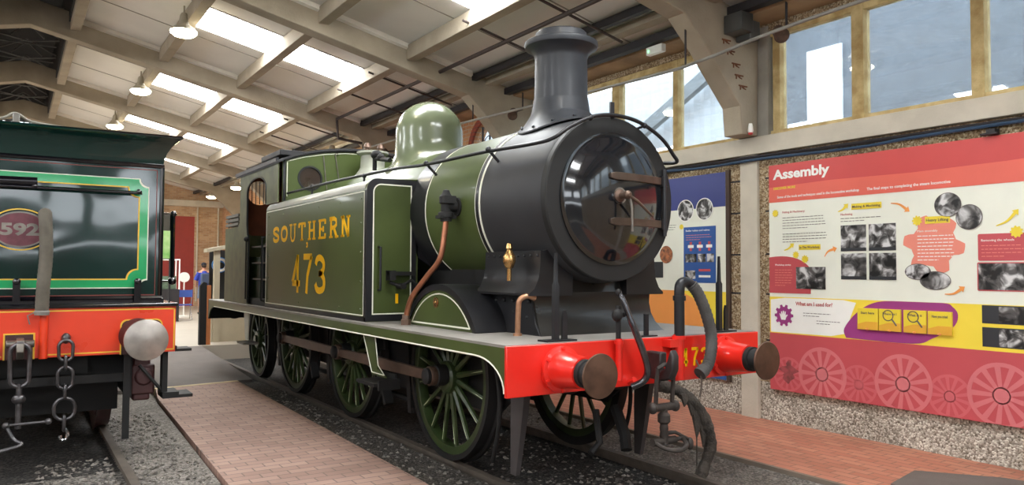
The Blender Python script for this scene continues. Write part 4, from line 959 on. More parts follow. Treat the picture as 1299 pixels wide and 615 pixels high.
# inside the cab
ci = part('cab_floor', MB().box(-1.2, 1.2, CF, CR_, FT, 1.34), m_frame, E_)
ins = MB().box(-.66, .66, 5.9, 6.3, 1.3, 2.9)
part('backhead', ins, m_frame, E_)
lk = MB().box(-1.15, -.75, 7.0, 7.75, 1.34, 1.95).box(.75, 1.15, 7.0, 7.75, 1.34, 1.95)
part('cab_lockers', lk, m_green_d, E_)
hb = MB().lathe([(.13, 0), (.13, .72), (.1, .8), (.04, .84), (.04, .95)], (-1.02, 6.9, 1.34)).lathe([(.05, .95), (.05, 1.04)], (-1.02, 6.9, 1.34))
for z in (1.62, 1.86, 2.1): hb.box(-1.2, -.8, 6.5, 7.3, z-.012, z+.012)
part('brake_column', hb, m_black, E_)
part('brass_cap', MB().lathe([(.045, 0), (.05, .05), (.04, .1)], (-1.02, 6.9, 2.34)), m_brass, E_)

# ------------------------------------------------------------------ dark green tender on the next track
T_ = thing('tender', 'dark green tender numbered 592 with orange-red buffer beam and hanging chains', 'tender', (-4.09, 6, 0))
TCX, TBY = -4.09, 3.8
m_tg = mat('dark_tender_green', (10, 42, 37), .12, var=.12, scale=1.2, coat=1, spec=.3)
# slight waviness of the old plates for the varnish reflections
_nt = m_tg.node_tree; _nz = _nt.nodes.new('ShaderNodeTexNoise'); _nz.inputs['Scale'].default_value = 1.6; _nz.inputs['Detail'].default_value = 1
_tc = _nt.nodes.new('ShaderNodeTexCoord'); _bp = _nt.nodes.new('ShaderNodeBump'); _bp.inputs['Strength'].default_value = .35; _bp.inputs['Distance'].default_value = .05
_nt.links.new(_tc.outputs['Object'], _nz.inputs['Vector']); _nt.links.new(_nz.outputs['Fac'], _bp.inputs['Height'])
for _k in ('Normal', 'Coat Normal'): _nt.links.new(_bp.outputs['Normal'], _nt.nodes['Principled BSDF'].inputs[_k])
m_tband = mat('bright_green_band', (22, 160, 92), .2, var=.05, coat=.8)
m_tblack = mat('tender_gloss_black', (16, 14, 20), .15, var=.2, coat=1.0)
m_tred = mat('orange_red_beam', (232, 66, 34), .3, var=.04, coat=.5)
m_ty = mat('yellow_lining', (236, 190, 60), .4, var=.03)
m_thin = mat('thin_red_lining', (130, 52, 44), .4, var=.05)
m_mar = mat('maroon_plate', (110, 62, 70), .4, var=.15, scale=12, metal=.3)
m_pol = mat('polished_buffer_steel', (176, 168, 160), .32, metal=.85, var=.16, scale=7)
m_marfr = mat('maroon_underframe', (66, 34, 34), .5, var=.2)
tb = part('buffer_beam', MB().box(TCX-1.255, TCX+1.255, TBY, TBY+.05, .935, 1.39), m_tred, T_, bevel=.004)
ln = MB()
ln.box(TCX+1.235, TCX+1.247, TBY-.003, TBY, .955, 1.372).box(TCX-1.247, TCX-1.235, TBY-.003, TBY, .955, 1.372).box(TCX-1.247, TCX+1.247, TBY-.003, TBY, 1.36, 1.372)
for a, b in ((TCX+1.13, TCX+1.247), (TCX+.1, TCX+.76), (TCX-1.247, TCX-1.13), (TCX-.76, TCX-.2)): ln.box(a, b, TBY-.003, TBY, .955, .967)
part('beam_lining', ln, m_ty, tb)
for s in (1, -1):
    bc = TCX+s*.945
    cut = MB().prism([(bc-.19, .93)]+arc(bc-.13, 1.21, .06, 180, 90, 5)+arc(bc+.13, 1.21, .06, 90, 0, 5)+[(bc+.19, .93)], 'y', TBY-.004, TBY)
    part('buffer_recess', cut, m_ty, tb)
    part('recess_plate', MB().prism([(bc-.178, .93)]+arc(bc-.122, 1.202, .056, 180, 90, 5)+arc(bc+.122, 1.202, .056, 90, 0, 5)+[(bc+.178, .93)], 'y', TBY-.012, TBY-.003), m_marfr, tb)
    xb = TCX+s*.91
    part('buffer_housing', MB().lathe([(.17, 0), (.17, .04), (.15, .08), (.13, .3), (.13, .34), (.1, .34)], (xb, TBY-.01, 1.11), (0, -1, 0), 32), m_marfr, T_)
    part('buffer_ram', MB().cyl((xb, TBY-.3, 1.11), (xb, TBY-.56, 1.11), .07), m_steel, T_)
    part('buffer_head', MB().lathe([(.07, .53), (.18, .555), (.19, .57), (.188, .59), (.12, .605), (.001, .612)], (xb, TBY, 1.11), (0, -1, 0), 44), m_pol, T_)
# hook recess
part('hook_plate', MB().box(-4.28, -4.035, TBY-.004, TBY, .93, 1.17), m_ty, tb)
part('hook_recess', MB().box(-4.266, -4.05, TBY-.008, TBY-.003, .93, 1.157), m_marfr, tb)
part('drawhook', MB().prism([(TBY, 1.13), (TBY-.2, 1.12), (TBY-.22, 1.04), (TBY-.26, 1.1), (TBY-.28, 1.02), (TBY-.2, .95), (TBY, .97)], 'x', -4.18, -4.12).cyl((-4.26, TBY-.1, 1.08), (-4.04, TBY-.1, 1.08), .035, n=12), m_steel, T_, bevel=.008)
m_chain = mat('grey_chain_iron', (92, 90, 92), .38, metal=.8, var=.25, scale=14)
def oval(cx, cy, cz, wd, ht, r, face='y'):
    pts = []
    for a in range(0, 360, 20):
        ca, sa = math.cos(R(a)), math.sin(R(a)); st = max(0, ht-wd)
        u = wd*ca; v = wd*sa+(st if sa >= 0 else -st)
        pts.append((cx+u, cy, cz+v) if face == 'y' else (cx, cy+u, cz+v))
    return MB().tube(pts, r, 8, closed=True)
part('coupling_shackle', oval(-4.15, TBY-.2, .9, .075, .19, .02), m_chain, T_)
part('coupling_screw', MB().cyl((-4.15, TBY-.2, .74), (-4.15, TBY-.2, .34), .024, n=12).ell((-4.15, TBY-.2, .6), (.055, .05, .045)).tube([(-4.24, TBY-.22, .38), (-3.93, TBY-.22, .385)], .013, 8).ell((-3.92, TBY-.22, .385), (.03, .03, .03), 8, 6).ell((-4.24, TBY-.22, .38), (.03, .03, .03), 8, 6), m_chain, T_)
part('coupling_link', MB().tube(spline([(-4.24, TBY-.22, .38), (-4.18, TBY-.25, .26), (-4.12, TBY-.3, .22), (-4.22, TBY-.32, .19), (-4.36, TBY-.3, .16)], 5), .016, 8), m_chain, T_)
for xk in (-3.79, TCX*2+3.79):
    part('chain_eye', MB().ell((xk, TBY-.02, 1.11), (.04, .04, .05)).cyl((xk, TBY-.06, 1.1), (xk, TBY, 1.1), .02, n=10), m_chain, T_)
    for (dz, w_, h_, r_, f_) in ((1.0, .058, .095, .015, 'y'), (.885, .03, .065, .013, 'x'), (.745, .062, .1, .015, 'y'), (.62, .03, .06, .013, 'x'), (.46, .085, .1, .016, 'y'), (.33, .03, .07, .014, 'x')):
        part('chain_link', oval(xk, TBY-.06, dz, w_, h_, r_, f_), m_chain, T_)
    part('chain_hook', MB().tube(spline([(xk, TBY-.06, .29), (xk+.03, TBY-.06, .24), (xk+.02, TBY-.06, .18), (xk-.02, TBY-.06, .18), (xk-.03, TBY-.06, .22)], 4), .016, 8), m_bsteel, T_)
# footplate, frames, body
part('footplate', MB().box(TCX-1.27, TCX+1.27, TBY-.03, 9.6, 1.39, 1.425).box(TCX-1.16, TCX+1.16, 3.93, 9.5, 1.42, 1.47), m_tblack, T_, bevel=.01)
part('body', MB().box(TCX-1.13, TCX+1.13, 3.96, 9.4, 1.46, 2.82), m_tg, T_, bevel=.02)
part('corner_beading', MB().tube([(TCX+1.125, 3.96, 1.46), (TCX+1.125, 3.96, 2.8)], .022, 8).tube([(TCX-1.125, 3.96, 1.46), (TCX-1.125, 3.96, 2.8)], .022, 8).tube([(TCX-1.14, 3.955, 2.81), (TCX+1.14, 3.955, 2.81)], .022, 8).tube([(TCX-1.14, 3.955, 1.47), (TCX+1.14, 3.955, 1.47)], .03, 8), m_tblack, T_)
fl = []
for (d, z) in ((0, 2.80), (.008, 2.87), (.03, 2.94), (.07, 3.01), (.13, 3.07), (.155, 3.085), (.15, 3.105), (.05, 3.03), (-.02, 2.9)):
    fl.append([(TCX-1.13-d, 3.96-d, z), (TCX+1.13+d, 3.96-d, z), (TCX+1.13+d, 9.4, z), (TCX-1.13-d, 9.4, z)])
part('flared_coping', MB().loft(fl), m_tg, T_)
part('coping_lip', MB().tube([(TCX-1.28, 9.4, 3.1), (TCX-1.28, 3.81, 3.1), (TCX+1.28, 3.81, 3.1), (TCX+1.28, 9.4, 3.1)], .016, 8), m_tblack, T_)
part('tank_top', MB().box(TCX-1.1, TCX+1.1, 4.0, 9.3, 2.82, 2.9), m_tblack, T_)
def notched(x0, x1, z0, z1, r, n=6):
    # corners cut by inward quarter circles
    return arc(x1, z1, r, 270, 180, n)+arc(x0, z1, r, 0, -90, n)+arc(x0, z0, r, 90, 0, n)+arc(x1, z0, r, 180, 90, n)
PY_ = 3.958
bx0, bx1, bz0, bz1 = TCX-1.0, TCX+1.0, 1.575, 2.665
bnd = part('green_band', MB().ring(notched(bx0, bx1, bz0, bz1, .085), notched(bx0+.082, bx1-.082, bz0+.082, bz1-.082, .1), 'y', PY_-.004, PY_+.002), m_tband, T_)
part('band_lining', MB().ring(notched(bx0+.078, bx1-.078, bz0+.078, bz1-.078, .1), notched(bx0+.09, bx1-.09, bz0+.09, bz1-.09, .1), 'y', PY_-.005, PY_+.002), m_ty, bnd)
part('band_outline', MB().ring(notched(bx0-.006, bx1+.006, bz0-.006, bz1+.006, .08), notched(bx0+.003, bx1-.003, bz0+.003, bz1-.003, .085), 'y', PY_-.005, PY_+.002), m_white, bnd)
part('red_outline', rring(MB(), TCX-1.08, TCX+1.08, 1.5, 2.77, .005, .007, 'y', PY_-.003, PY_+.002), m_thin, T_)
rail = part('rear_handrail', MB().tube([(TCX-.93, 3.88, 2.52), (TCX+.93, 3.88, 2.52)], .018, 10).cyl((-4.42, 3.88, 2.57), (-4.05, 3.88, 2.575), .04, n=16), m_tblack, T_)
kb_ = MB()
for x in (TCX-.9, -4.4, -4.07, TCX+.9): kb_.cyl((x, 3.97, 2.53), (x, 3.87, 2.53), .02, n=8).ell((x, 3.87, 2.53), (.028, .028, .028), 8, 6)
part('handrail_brackets', kb_, m_tblack, rail)
for x in (-4.19, -3.18, -5.0):
    part('lamp_iron', MB().box(x-.03, x+.03, 3.88, 3.9, 1.43, 1.64).ell((x, 3.88, 1.64), (.035, .02, .03)), m_tblack, T_)
# oval number plate
pc = (-4.175, 2.125)
def ellp(a, b, n=48): return [(pc[0]+a*math.cos(2*PI*k/n), pc[1]+b*math.sin(2*PI*k/n)) for k in range(n)]
pl = part('number_plate', MB().prism(ellp(.222, .168), 'y', 3.935, 3.96), m_mar, T_)
part('plate_lining', MB().ring(ellp(.25, .197), ellp(.238, .185), 'y', 3.95, 3.958), m_ty, T_)
part('plate_rim', MB().ring(ellp(.222, .168), ellp(.208, .154), 'y', 3.93, 3.94), m_steel, pl)
part('plate_number', text_mb('592', .15, (pc[0]-.155, 3.934, pc[1]-.05), (1, 0, 0), (0, 0, 1), .006, .006, .31), m_steel, pl)
hp = spline([(-3.985, 3.76, 2.26), (-3.985, 3.72, 2.25), (-3.975, 3.7, 2.1), (-3.97, 3.7, 1.85), (-3.985, 3.7, 1.6), (-3.99, 3.72, 1.38)], 12)
part('brake_hose', MB().tube(hp, [.054+.003*(i % 2) for i in range(len(hp))], 14).tube([(-3.985, 3.95, 2.27), (-3.985, 3.76, 2.27)], .045, 10), m_hose_g := mat('khaki_ribbed_hose', (98, 92, 82), .75, var=.15, scale=10), T_)
part('hose_clip', MB().lathe([(.06, 0), (.064, .03), (.05, .05)], (-3.99, 3.72, 1.335)).tube([(-4.04, 3.78, 1.36), (-4.1, 3.76, 1.33), (-4.08, 3.76, 1.25)], .006, 5), m_deck, T_)
part('beam_standpipe', MB().cyl((-3.97, TBY-.015, .93), (-3.97, TBY-.015, 1.36), .036, n=14), m_tred, T_)
part('top_rail', MB().tube(spline([(TCX-.9, 4.3, 3.2), (-4.4, 4.3, 3.2), (-4.24, 4.3, 3.27), (-4.1, 4.3, 3.2), (-3.8, 4.3, 3.17), (-3.5, 4.35, 3.12), (-3.2, 4.4, 3.06)], 5), .014, 6).tube([(TCX-.9, 4.3, 3.14), (-3.4, 4.3, 3.13)], .012, 6), mat('pale_rail', (150, 146, 134), .5), T_)
part('filler_lever', MB().box(-4.26, -4.2, 4.2, 4.24, 2.9, 3.26), m_deck, T_, bevel=.01)
for s in (1, -1):
    part('side_handrail', MB().tube([(TCX+s*1.13, 4.7, 2.38), (TCX+s*1.36, 4.7, 2.38), (TCX+s*1.36, 4.7, 1.63), (TCX+s*1.13, 4.7, 1.63)], .022, 8).ell((TCX+s*1.36, 4.7, 1.63), (.045, .045, .045), 10, 8).ell((TCX+s*1.36, 4.7, 2.38), (.035, .035, .035), 10, 8), m_tblack, T_)
    part('step_plate', MB().box(TCX+s*1.15, TCX+s*1.2, 3.86, 4.0, .48, .95).tube([(TCX+s*.95, 3.95, .8), (TCX+s*1.17, 3.9, .52)], .018, 6), m_frame, T_)
    part('step_board', MB().box(TCX+s*1.2, TCX+s*1.42, 3.85, 4.1, .93, .955).box(TCX+s*1.2, TCX+s*1.28, 3.85, 4.1, .955, .985), m_frame, T_)
    part('step_board', MB().box(TCX+s*1.15, TCX+s*1.43, 3.8, 4.12, .47, .5).box(TCX+s*1.15, TCX+s*1.3, 3.8, 4.12, .5, .53), m_frame, T_)
    part('guard_iron', MB().box(TCX+s*.8, TCX+s*.86, 3.86, 3.9, .1, .94), m_frame, T_)
    part('spring_bracket', MB().box(TCX+s*.88, TCX+s*1.1, 3.98, 4.3, .5, .8).box(TCX+s*.9, TCX+s*1.06, 4.0, 4.25, .44, .9).cyl((TCX+s*1.0, 3.96, .68), (TCX+s*1.0, 4.3, .68), .09, n=12), m_marfr, T_, bevel=.02)
    part('side_frame', MB().box(TCX+s*.84, TCX+s*.88, 3.9, 9.4, .5, 1.39), m_frame, T_)
    part('axlebox', MB().box(TCX+s*.88, TCX+s*1.08, 5.1, 5.5, .45, .85).box(TCX+s*.9, TCX+s*1.05, 4.7, 5.9, .85, .97), m_marfr, T_, bevel=.015)
    for y in (5.3, 7.0, 8.6):
        w_ = part('wheel', MB().lathe([(.5, -.05), (.58, -.07), (.64, -.07), (.61, -.03), (.6, .07), (.55, .07), (.5, .05), (.5, -.05)], (TCX+s*.73, y, .61), (s, 0, 0), 40), m_marfr, T_)
        sp = MB()
        for k in range(10):
            a = 2*PI*k/10; sp.tube([(TCX+s*.73, y+.1*math.cos(a), .61+.1*math.sin(a)), (TCX+s*.73, y+.52*math.cos(a), .61+.52*math.sin(a))], .024, 6)
        part('spokes', sp.lathe([(.12, -.08), (.12, .1)], (TCX+s*.73, y, .61), (s, 0, 0), 20), m_marfr, w_)
ub = MB().box(TCX-.84, TCX+.84, 4.2, 4.3, .7, 1.39).box(TCX-.6, TCX+.6, 5.4, 8, .5, 1.3).cyl((TCX-.7, 5.3, .61), (TCX+.7, 5.3, .61), .07).box(TCX-.82, TCX+.82, 4.5, 4.6, .3, .7).box(TCX-.5, TCX+.5, 4.0, 4.5, .75, 1.3).box(TCX-.84, TCX+.84, 3.9, 3.94, .66, .74).box(TCX-.84, TCX+.84, 8.4, 8.5, .3, 1.39)
part('underframe', ub, m_frame, T_)

# ------------------------------------------------------------------ display panels
BX = 3.33
def pm(name, rgb, **k): return mat(name, rgb, .45, var=.02, **k)
c_red = pm('panel_red', (206, 74, 72)); c_coral = pm('panel_coral', (226, 104, 88)); c_cream = pm('panel_cream', (232, 234, 220))
c_yel = pm('panel_yellow', (242, 216, 72)); c_dred = pm('panel_deep_red', (194, 82, 88)); c_salm = pm('panel_salmon', (232, 140, 122))
c_pur = pm('panel_purple', (156, 62, 128)); c_wht = pm('panel_white', (242, 242, 236)); c_lab = pm('label_yellow', (232, 208, 60))
c_ink = pm('panel_ink', (96, 84, 84)); c_inkr = pm('panel_ink_red', (190, 84, 84)); c_pink = pm('wheel_pink', (204, 100, 106)); c_pink2 = pm('wheel_pink_pale', (211, 118, 122))
c_or = pm('panel_orange', (240, 158, 84)); c_blk = pm('panel_charcoal', (52, 54, 58)); c_tile = pm('tile_gold', (226, 170, 60))
ph = [photomat('monochrome_photo_%s' % n_, sc_) for n_, sc_ in (('workshop', 9), ('fitters', 12), ('engine', 7))]
A_ = thing('information_panel', 'large red and cream wall panel titled Assembly, bolted to the pebble-dash wall', 'information panel', (3.37, .2, .38))
YE = -2.3
part('board', MB().box(BX, 3.375, YE, 1.41, .385, 3.035), c_cream, A_)
def PP(poly, lay, m_, name='patch', par=None, t=.0012):
    return part(name, MB().prism(poly, 'x', BX-lay*.0014-t, BX-lay*.0014), m_, par or A_)
def rc(y0, y1, z0, z1): return [(y0, z0), (y1, z0), (y1, z1), (y0, z1)]
hd = PP(rc(YE, 1.41, 2.59, 3.035), 1, c_red, 'header')
PP([(1.41, 2.59), (1.41, 2.77), (.6, 2.79), (-.3, 2.775), (-1.2, 2.79), (YE, 2.84), (YE, 2.59)], 2, c_coral, 'header_band')
mid = PP(rc(YE, 1.41, 1.05, 1.475), 1, c_yel, 'yellow_band')
low = PP(rc(YE, 1.41, .385, 1.05), 1, c_dred, 'lower_band')
def T(txt, size, y, z, m_, lay=3, bold=0, width=None, name='lettering', par=None):
    return part(name, text_mb(txt, size, (BX-lay*.0014, y, z), (0, -1, 0), (0, 0, 1), .002, bold, width), m_, par or A_)
T('Assembly', .155, 1.35, 2.865, c_wht, 3, .005, .75, 'title')
T('DISCOVER MORE', .04, 1.34, 2.74, c_lab, 4, .001, .3)
T('Some of the tools and techniques used in the locomotive workshop', .042, 1.29, 2.635, c_wht, 4, .0005, 1.04)
T('The final steps to completing the steam locomotive', .042, .16, 2.635, c_wht, 4, .0005, .86)
def lines(y, z, w_, n_, dz, m_, lay=3, par=None, hh=.006):
    mb = MB()
    for i in range(n_):
        L_ = w_*(1 if i < n_-1 else .6)*(.92+.08*rng.random()); yy = y
        while yy > y-L_:
            l = .02+.035*rng.random(); l = min(l, yy-(y-L_)); 
            if l < .004: break
            mb.box(BX-lay*.0014-.001, BX-lay*.0014, yy-l, yy, z-i*dz-hh/2, z-i*dz+hh/2); yy -= l+.009
    return part('small_print', mb, m_, par or A_)
def gear(y, z, r0, r1, n, m_, lay, name='cog'):
    pts = []
    for k in range(n):
        for da, r in ((-.32, r0), (-.18, r1), (.18, r1), (.32, r0)):
            a = 2*PI*(k+da)/n; pts.append((y+r*math.cos(a), z+r*math.sin(a)))
    return PP(pts, lay, m_, name)
def label(txt, y1, y0, z0, z1, size):
    o = PP(rc(y0, y1, z0, z1), 4, c_lab, 'label_strip')
    T(txt, size, y1-.012, z0+(z1-z0)*.3, c_ink, 5.3, .0005, (y1-y0)-.025, 'label_text', o)
gear(1.32, 2.46, .035, .045, 9, c_lab, 3)
T('Fitting & Machinery', .034, 1.22, 2.455, c_inkr, 3, 0, .3)
lines(1.22, 2.4, .58, 5, .031, c_ink); lines(1.22, 2.21, .58, 4, .031, c_ink)
label('In The Workshop', 1.0, .72, 2.02, 2.08, .036)
gear(1.04, 1.965, .032, .042, 9, c_lab, 5); gear(.92, 1.915, .036, .046, 9, c_lab, 5)
r1_ = PP([(1.41, 1.52), (1.41, 1.93)]+[(1.41-.36*math.sin(R(a))*1.0-.2*(a/90), 1.94-.14*(1-math.cos(R(a)))+.03*math.sin(R(2*a))) for a in range(0, 91, 10)]+[(.85, 1.52)], 2, c_dred, 'red_patch')
T('Workshop stories', .03, 1.33, 1.84, c_wht, 3, 0, .22); lines(1.33, 1.79, .24, 7, .03, c_salm)
PP(rc(.66, 1.04, 1.575, 1.825), 4, ph[0], 'photograph')
label('Making & Machining', .34, 0, 2.44, 2.505, .036)
T('Machining', .032, .47, 2.385, c_inkr, 3, 0, .14); lines(.47, 2.35, .5, 2, .03, c_ink)
for i, (y0, z0) in enumerate(((.175, 1.995), (-.15, 1.995), (.175, 1.69), (-.15, 1.69))):
    o = PP(rc(y0, y0+.295, z0, z0+.28), 3, ph[i % 3], 'photograph'); PP(rc(y0, y0+.295, z0, z0+.035), 4, c_blk, 'caption_strip', o)
def arrow(y0, z0, y1, z1, bend, m_):
    mx_, mz = (y0+y1)/2, (z0+z1)/2; dy, dz = y1-y0, z1-z0; l = math.hypot(dy, dz); n_ = (-dz/l, dy/l)
    P_ = [(y0, z0), (mx_+n_[0]*bend, mz+n_[1]*bend), (y1, z1)]; Q = spline([(a, b, 0) for a, b in P_], 6); L1 = []; L2 = []
    for i, q in enumerate(Q):
        w_ = .004+.012*i/len(Q); d = (Q[min(i+1, len(Q)-1)]-Q[max(i-1, 0)]).normalized(); L1.append((q.x-d.y*w_, q.y+d.x*w_)); L2.append((q.x+d.y*w_, q.y-d.x*w_))
    PP(L1+L2[::-1], 3, m_, 'arrow'); e = Q[-1]; d = (Q[-1]-Q[-2]).normalized()
    PP([(e.x+d.x*.045, e.y+d.y*.045), (e.x-d.y*.035, e.y+d.x*.035), (e.x+d.y*.035, e.y-d.x*.035)], 3, m_, 'arrow_head')
arrow(1.2, 2.02, 1.1, 2.07, .01, c_lab); arrow(.67, 1.94, .56, 2.02, -.02, c_or); arrow(.5, 2.43, .41, 2.48, .01, c_lab)
arrow(-.1, 2.48, -.26, 2.41, -.02, c_or); arrow(-1.1, 2.2, -1.26, 2.31, .02, c_lab); arrow(-.63, 1.56, -.78, 1.61, .02, c_or)
gp = []
for k in range(60):
    a = 2*PI*k/60; r = .255+.04*math.tanh(4*math.sin(6*a+.6)); gp.append((-.525+r*1.02*math.cos(a), 2.045+r*math.sin(a)))
PP(gp, 2, c_salm, 'cog_patch')
T('Main assembly', .03, -.37, 2.17, c_wht, 3, 0, .2); lines(-.37, 2.13, .36, 8, .034, c_wht, 3, None, .008)
gear(-.37, 2.285, .04, .052, 9, c_lab, 3); label('Heavy Lifting', -.45, -.69, 2.25, 2.32, .04)
def disc(y, z, a, b, m_, lay, name='photograph'): return PP([(y+a*math.cos(2*PI*k/36), z+b*math.sin(2*PI*k/36)) for k in range(36)], lay, m_, name)
for (y, z, a, b, k) in ((-.67, 2.425, .122, .112, 0), (-.865, 2.295, .115, .115, 2), (-.37, 1.775, .125, .075, 1), (-.54, 1.69, .145, .085, 2)):
    disc(y, z, a+.006, b+.006, c_ink, 4, 'photo_rim'); disc(y, z, a, b, ph[k], 5)
PP(rrect(-1.42, -.94, 1.88, 2.13, .015), 3, c_dred, 'red_box'); T('Removing the wheels', .03, -.97, 2.06, c_wht, 4, 0, .28); lines(-.97, 2.02, .36, 4, .033, c_salm, 4)
gear(-1.27, 2.14, .045, .055, 9, c_lab, 5)
PP(rrect(-1.43, -.93, 1.6, 1.865, .012), 3, c_dred, 'photo_border'); PP(rrect(-1.42, -.94, 1.61, 1.855, .01), 4, ph[0], 'photograph')
wb = [(1.395, 1.06), (1.395, 1.44), (1.2, 1.465), (.45, 1.465), (.3, 1.44), (.36, 1.3), (.43, 1.1), (.6, 1.065)]
PP(wb, 2, c_wht, 'white_patch'); gear(1.21, 1.26, .1, .128, 10, c_pur, 4)
hand = [(1.25, 1.19), (1.17, 1.19), (1.15, 1.24), (1.12, 1.27), (1.135, 1.285), (1.165, 1.265), (1.16, 1.33), (1.178, 1.335), (1.19, 1.28), (1.2, 1.345), (1.218, 1.345), (1.222, 1.28), (1.24, 1.335), (1.256, 1.33), (1.25, 1.27), (1.275, 1.3), (1.288, 1.29), (1.27, 1.24)]
PP([(1.21+(a-1.2)*.68, 1.26+(b-1.265)*.68) for a, b in hand], 5, c_wht, 'hand_symbol')
T('What am I used for?', .06, 1.05, 1.385, c_inkr, 4, .0008, .47); lines(.95, 1.3, .36, 2, .03, c_ink, 4); lines(.78, 1.22, .3, 2, .03, c_ink, 4)
pp_ = [(.42, 1.06), (.44, 1.16), (.3, 1.33), (.12, 1.44), (-.1, 1.475), (-.6, 1.475), (-.7, 1.44), (-.75, 1.36), (-.7, 1.24), (-.5, 1.12), (-.3, 1.055)]
PP([(min(max(q.x, -.76), .45), min(max(q.y, 1.052), 1.474)) for q in spline([(a, b, 0) for a, b in pp_+pp_[:1]], 5)[:-1]], 3, c_pur, 'purple_patch')
for i, (y1, tx) in enumerate(((.27, 'Start here'), (.03, 'Where am I'), (-.23, 'What is it'), (-.475, 'Have you tried'))):
    o = part('flap_tile', MB().box(BX-.03, BX-.004, y1-.228, y1, 1.165, 1.39), c_lab, A_, bevel=.003)
    part('tile_base', MB().prism([(y1-.228, 1.165), (y1, 1.165), (y1, 1.22), (y1-.1, 1.25), (y1-.228, 1.25)], 'x', BX-.0312, BX-.03), c_tile, o)
    part('tile_text', text_mb(tx, .035, (BX-.0305, y1-.04, 1.33), (0, -1, 0), (0, 0, 1), .002, .0005, .15), c_ink, o)
    if i in (1, 2):
        g = MB(); g.add([], []); 
        cring(g, y1-.1, 1.325, .058, .048, 'x', BX-.033, BX-.031); g.tube([(BX-.033, y1-.145, 1.285), (BX-.033, y1-.19, 1.225)], .008, 6)
        part('magnifier_symbol', g, c_ink, o)
    part('tile_knob', MB().ell((BX-.03, y1-.11, 1.17), (.012, .02, .012), 10, 6), c_or, o)
for (z0, z1, k) in ((1.3, 1.468, 2), (1.085, 1.265, 1)):
    PP(rc(-1.6, -.965, z0, z1), 3, c_blk, 'dark_strip'); PP(rc(-1.32, -1.11, z0+.01, z1-.01), 4, ph[k], 'photograph')
# pale engine wheels printed along the foot of the panel
def pwheel(y, z, r, ns, m_, lay):
    def clipz(p): return [(a, min(max(b, .388), 1.045)) for a, b in p]
    n = 48; o = [(y+r*math.cos(2*PI*k/n), z+r*math.sin(2*PI*k/n)) for k in range(n)]; i_ = [(y+(r*.87)*math.cos(2*PI*k/n), z+(r*.87)*math.sin(2*PI*k/n)) for k in range(n)]
    mb = MB(); mb.ring(clipz(o), clipz(i_), 'x', BX-lay*.0014-.001, BX-lay*.0014)
    for k in range(ns):
        a = 2*PI*k/ns; c, s_ = math.cos(a), math.sin(a); r1, r2 = r*.22, r*.88; w1, w2 = r*.055, r*.085
        q = [(y+c*r1-s_*w1, z+s_*r1+c*w1), (y+c*r2-s_*w2, z+s_*r2+c*w2), (y+c*r2+s_*w2, z+s_*r2-c*w2), (y+c*r1+s_*w1, z+s_*r1-c*w1)]
        if min(b for _, b in q) > .39: mb.prism(q, 'x', BX-lay*.0014-.001, BX-lay*.0014)
        elif max(b for _, b in q) > .42: mb.prism(clipz(q), 'x', BX-lay*.0014-.001, BX-lay*.0014)
    mb.prism([(y+r*.26*math.cos(2*PI*k/24), max(z+r*.26*math.sin(2*PI*k/24), .39)) for k in range(24)], 'x', BX-lay*.0014-.001, BX-lay*.0014)
    part('printed_wheel', mb, m_, A_)
for (y, z, r, m_, lay) in ((1.16, .58, .2, c_pink, 2), (.72, .63, .3, c_pink2, 3), (.28, .57, .21, c_pink, 2), (-.2, .64, .3, c_pink2, 3), (-.66, .58, .21, c_pink, 2), (-1.12, .65, .3, c_pink2, 3), (-1.6, .58, .21, c_pink, 2), (-2.0, .65, .29, c_pink2, 3)):
    pwheel(y, z, r, 13, m_, lay)
for (y, z) in ((1.38, 3.0), (1.38, .42)): pass

PP([(1.15+(.1+.03*math.sin(5*a)+.02*math.sin(11*a))*math.cos(a), .61+(.11+.03*math.sin(4*a+1))*math.sin(a)) for a in [2*PI*k/40 for k in range(40)]], 4, mat('soot_smudge', (120, 62, 62), .7, rgb2=(168, 78, 82), scale=14), 'soot_smudge')
# blue panel behind the smokebox
B_ = thing('information_panel', 'blue and cream wall panel half hidden behind the smokebox', 'information panel', (3.37, 3.3, .4))
BX2 = 3.345; BX = BX2
c_blue = pm('panel_blue', (56, 66, 130)); c_blue2 = pm('panel_mid_blue', (52, 92, 160))
part('board', MB().box(BX, 3.375, 2.09, 4.7, .4, 3.04), c_cream, B_)
part('board_edge', MB().box(3.345, 3.378, 2.03, 2.09, .38, 3.06), mat('dark_batten', (70, 54, 44), .7), B_)
PP(rc(2.09, 4.7, 2.6, 3.04), 1, c_blue, 'header', B_); PP(rc(2.09, 4.7, 1.02, 1.51), 1, c_yel, 'yellow_band', B_); PP(rc(2.09, 4.7, .4, 1.02), 1, c_blue2, 'lower_band', B_)
PP([(4.7, 1.51), (2.9, 1.51), (2.55, 1.38), (2.35, 1.2), (2.27, 1.02), (4.7, 1.02)], 2, c_or, 'orange_patch', B_)
for y in (2.775, 2.44):
    PP([(y+.148*math.cos(2*PI*k/36), 2.585+.148*math.sin(2*PI*k/36)) for k in range(36)], 3, c_wht, 'photo_rim', B_)
    PP([(y+.136*math.cos(2*PI*k/36), 2.585+.136*math.sin(2*PI*k/36)) for k in range(36)], 4, ph[1], 'photograph', B_)
PP([(3.14+.12*math.cos(2*PI*k/36), 2.0+.12*math.sin(2*PI*k/36)) for k in range(36)], 4, mat('amber_photo', (190, 120, 80), .5, rgb2=(90, 60, 50), scale=20), 'photograph', B_)
bb_ = PP(rc(2.25, 2.81, 1.62, 2.36), 2, c_blue2, 'blue_box', B_)
PP([(2.85+.035*math.cos(2*PI*k/18), 2.37+.035*math.sin(2*PI*k/18)) for k in range(18)], 3, c_lab, 'cog', B_)
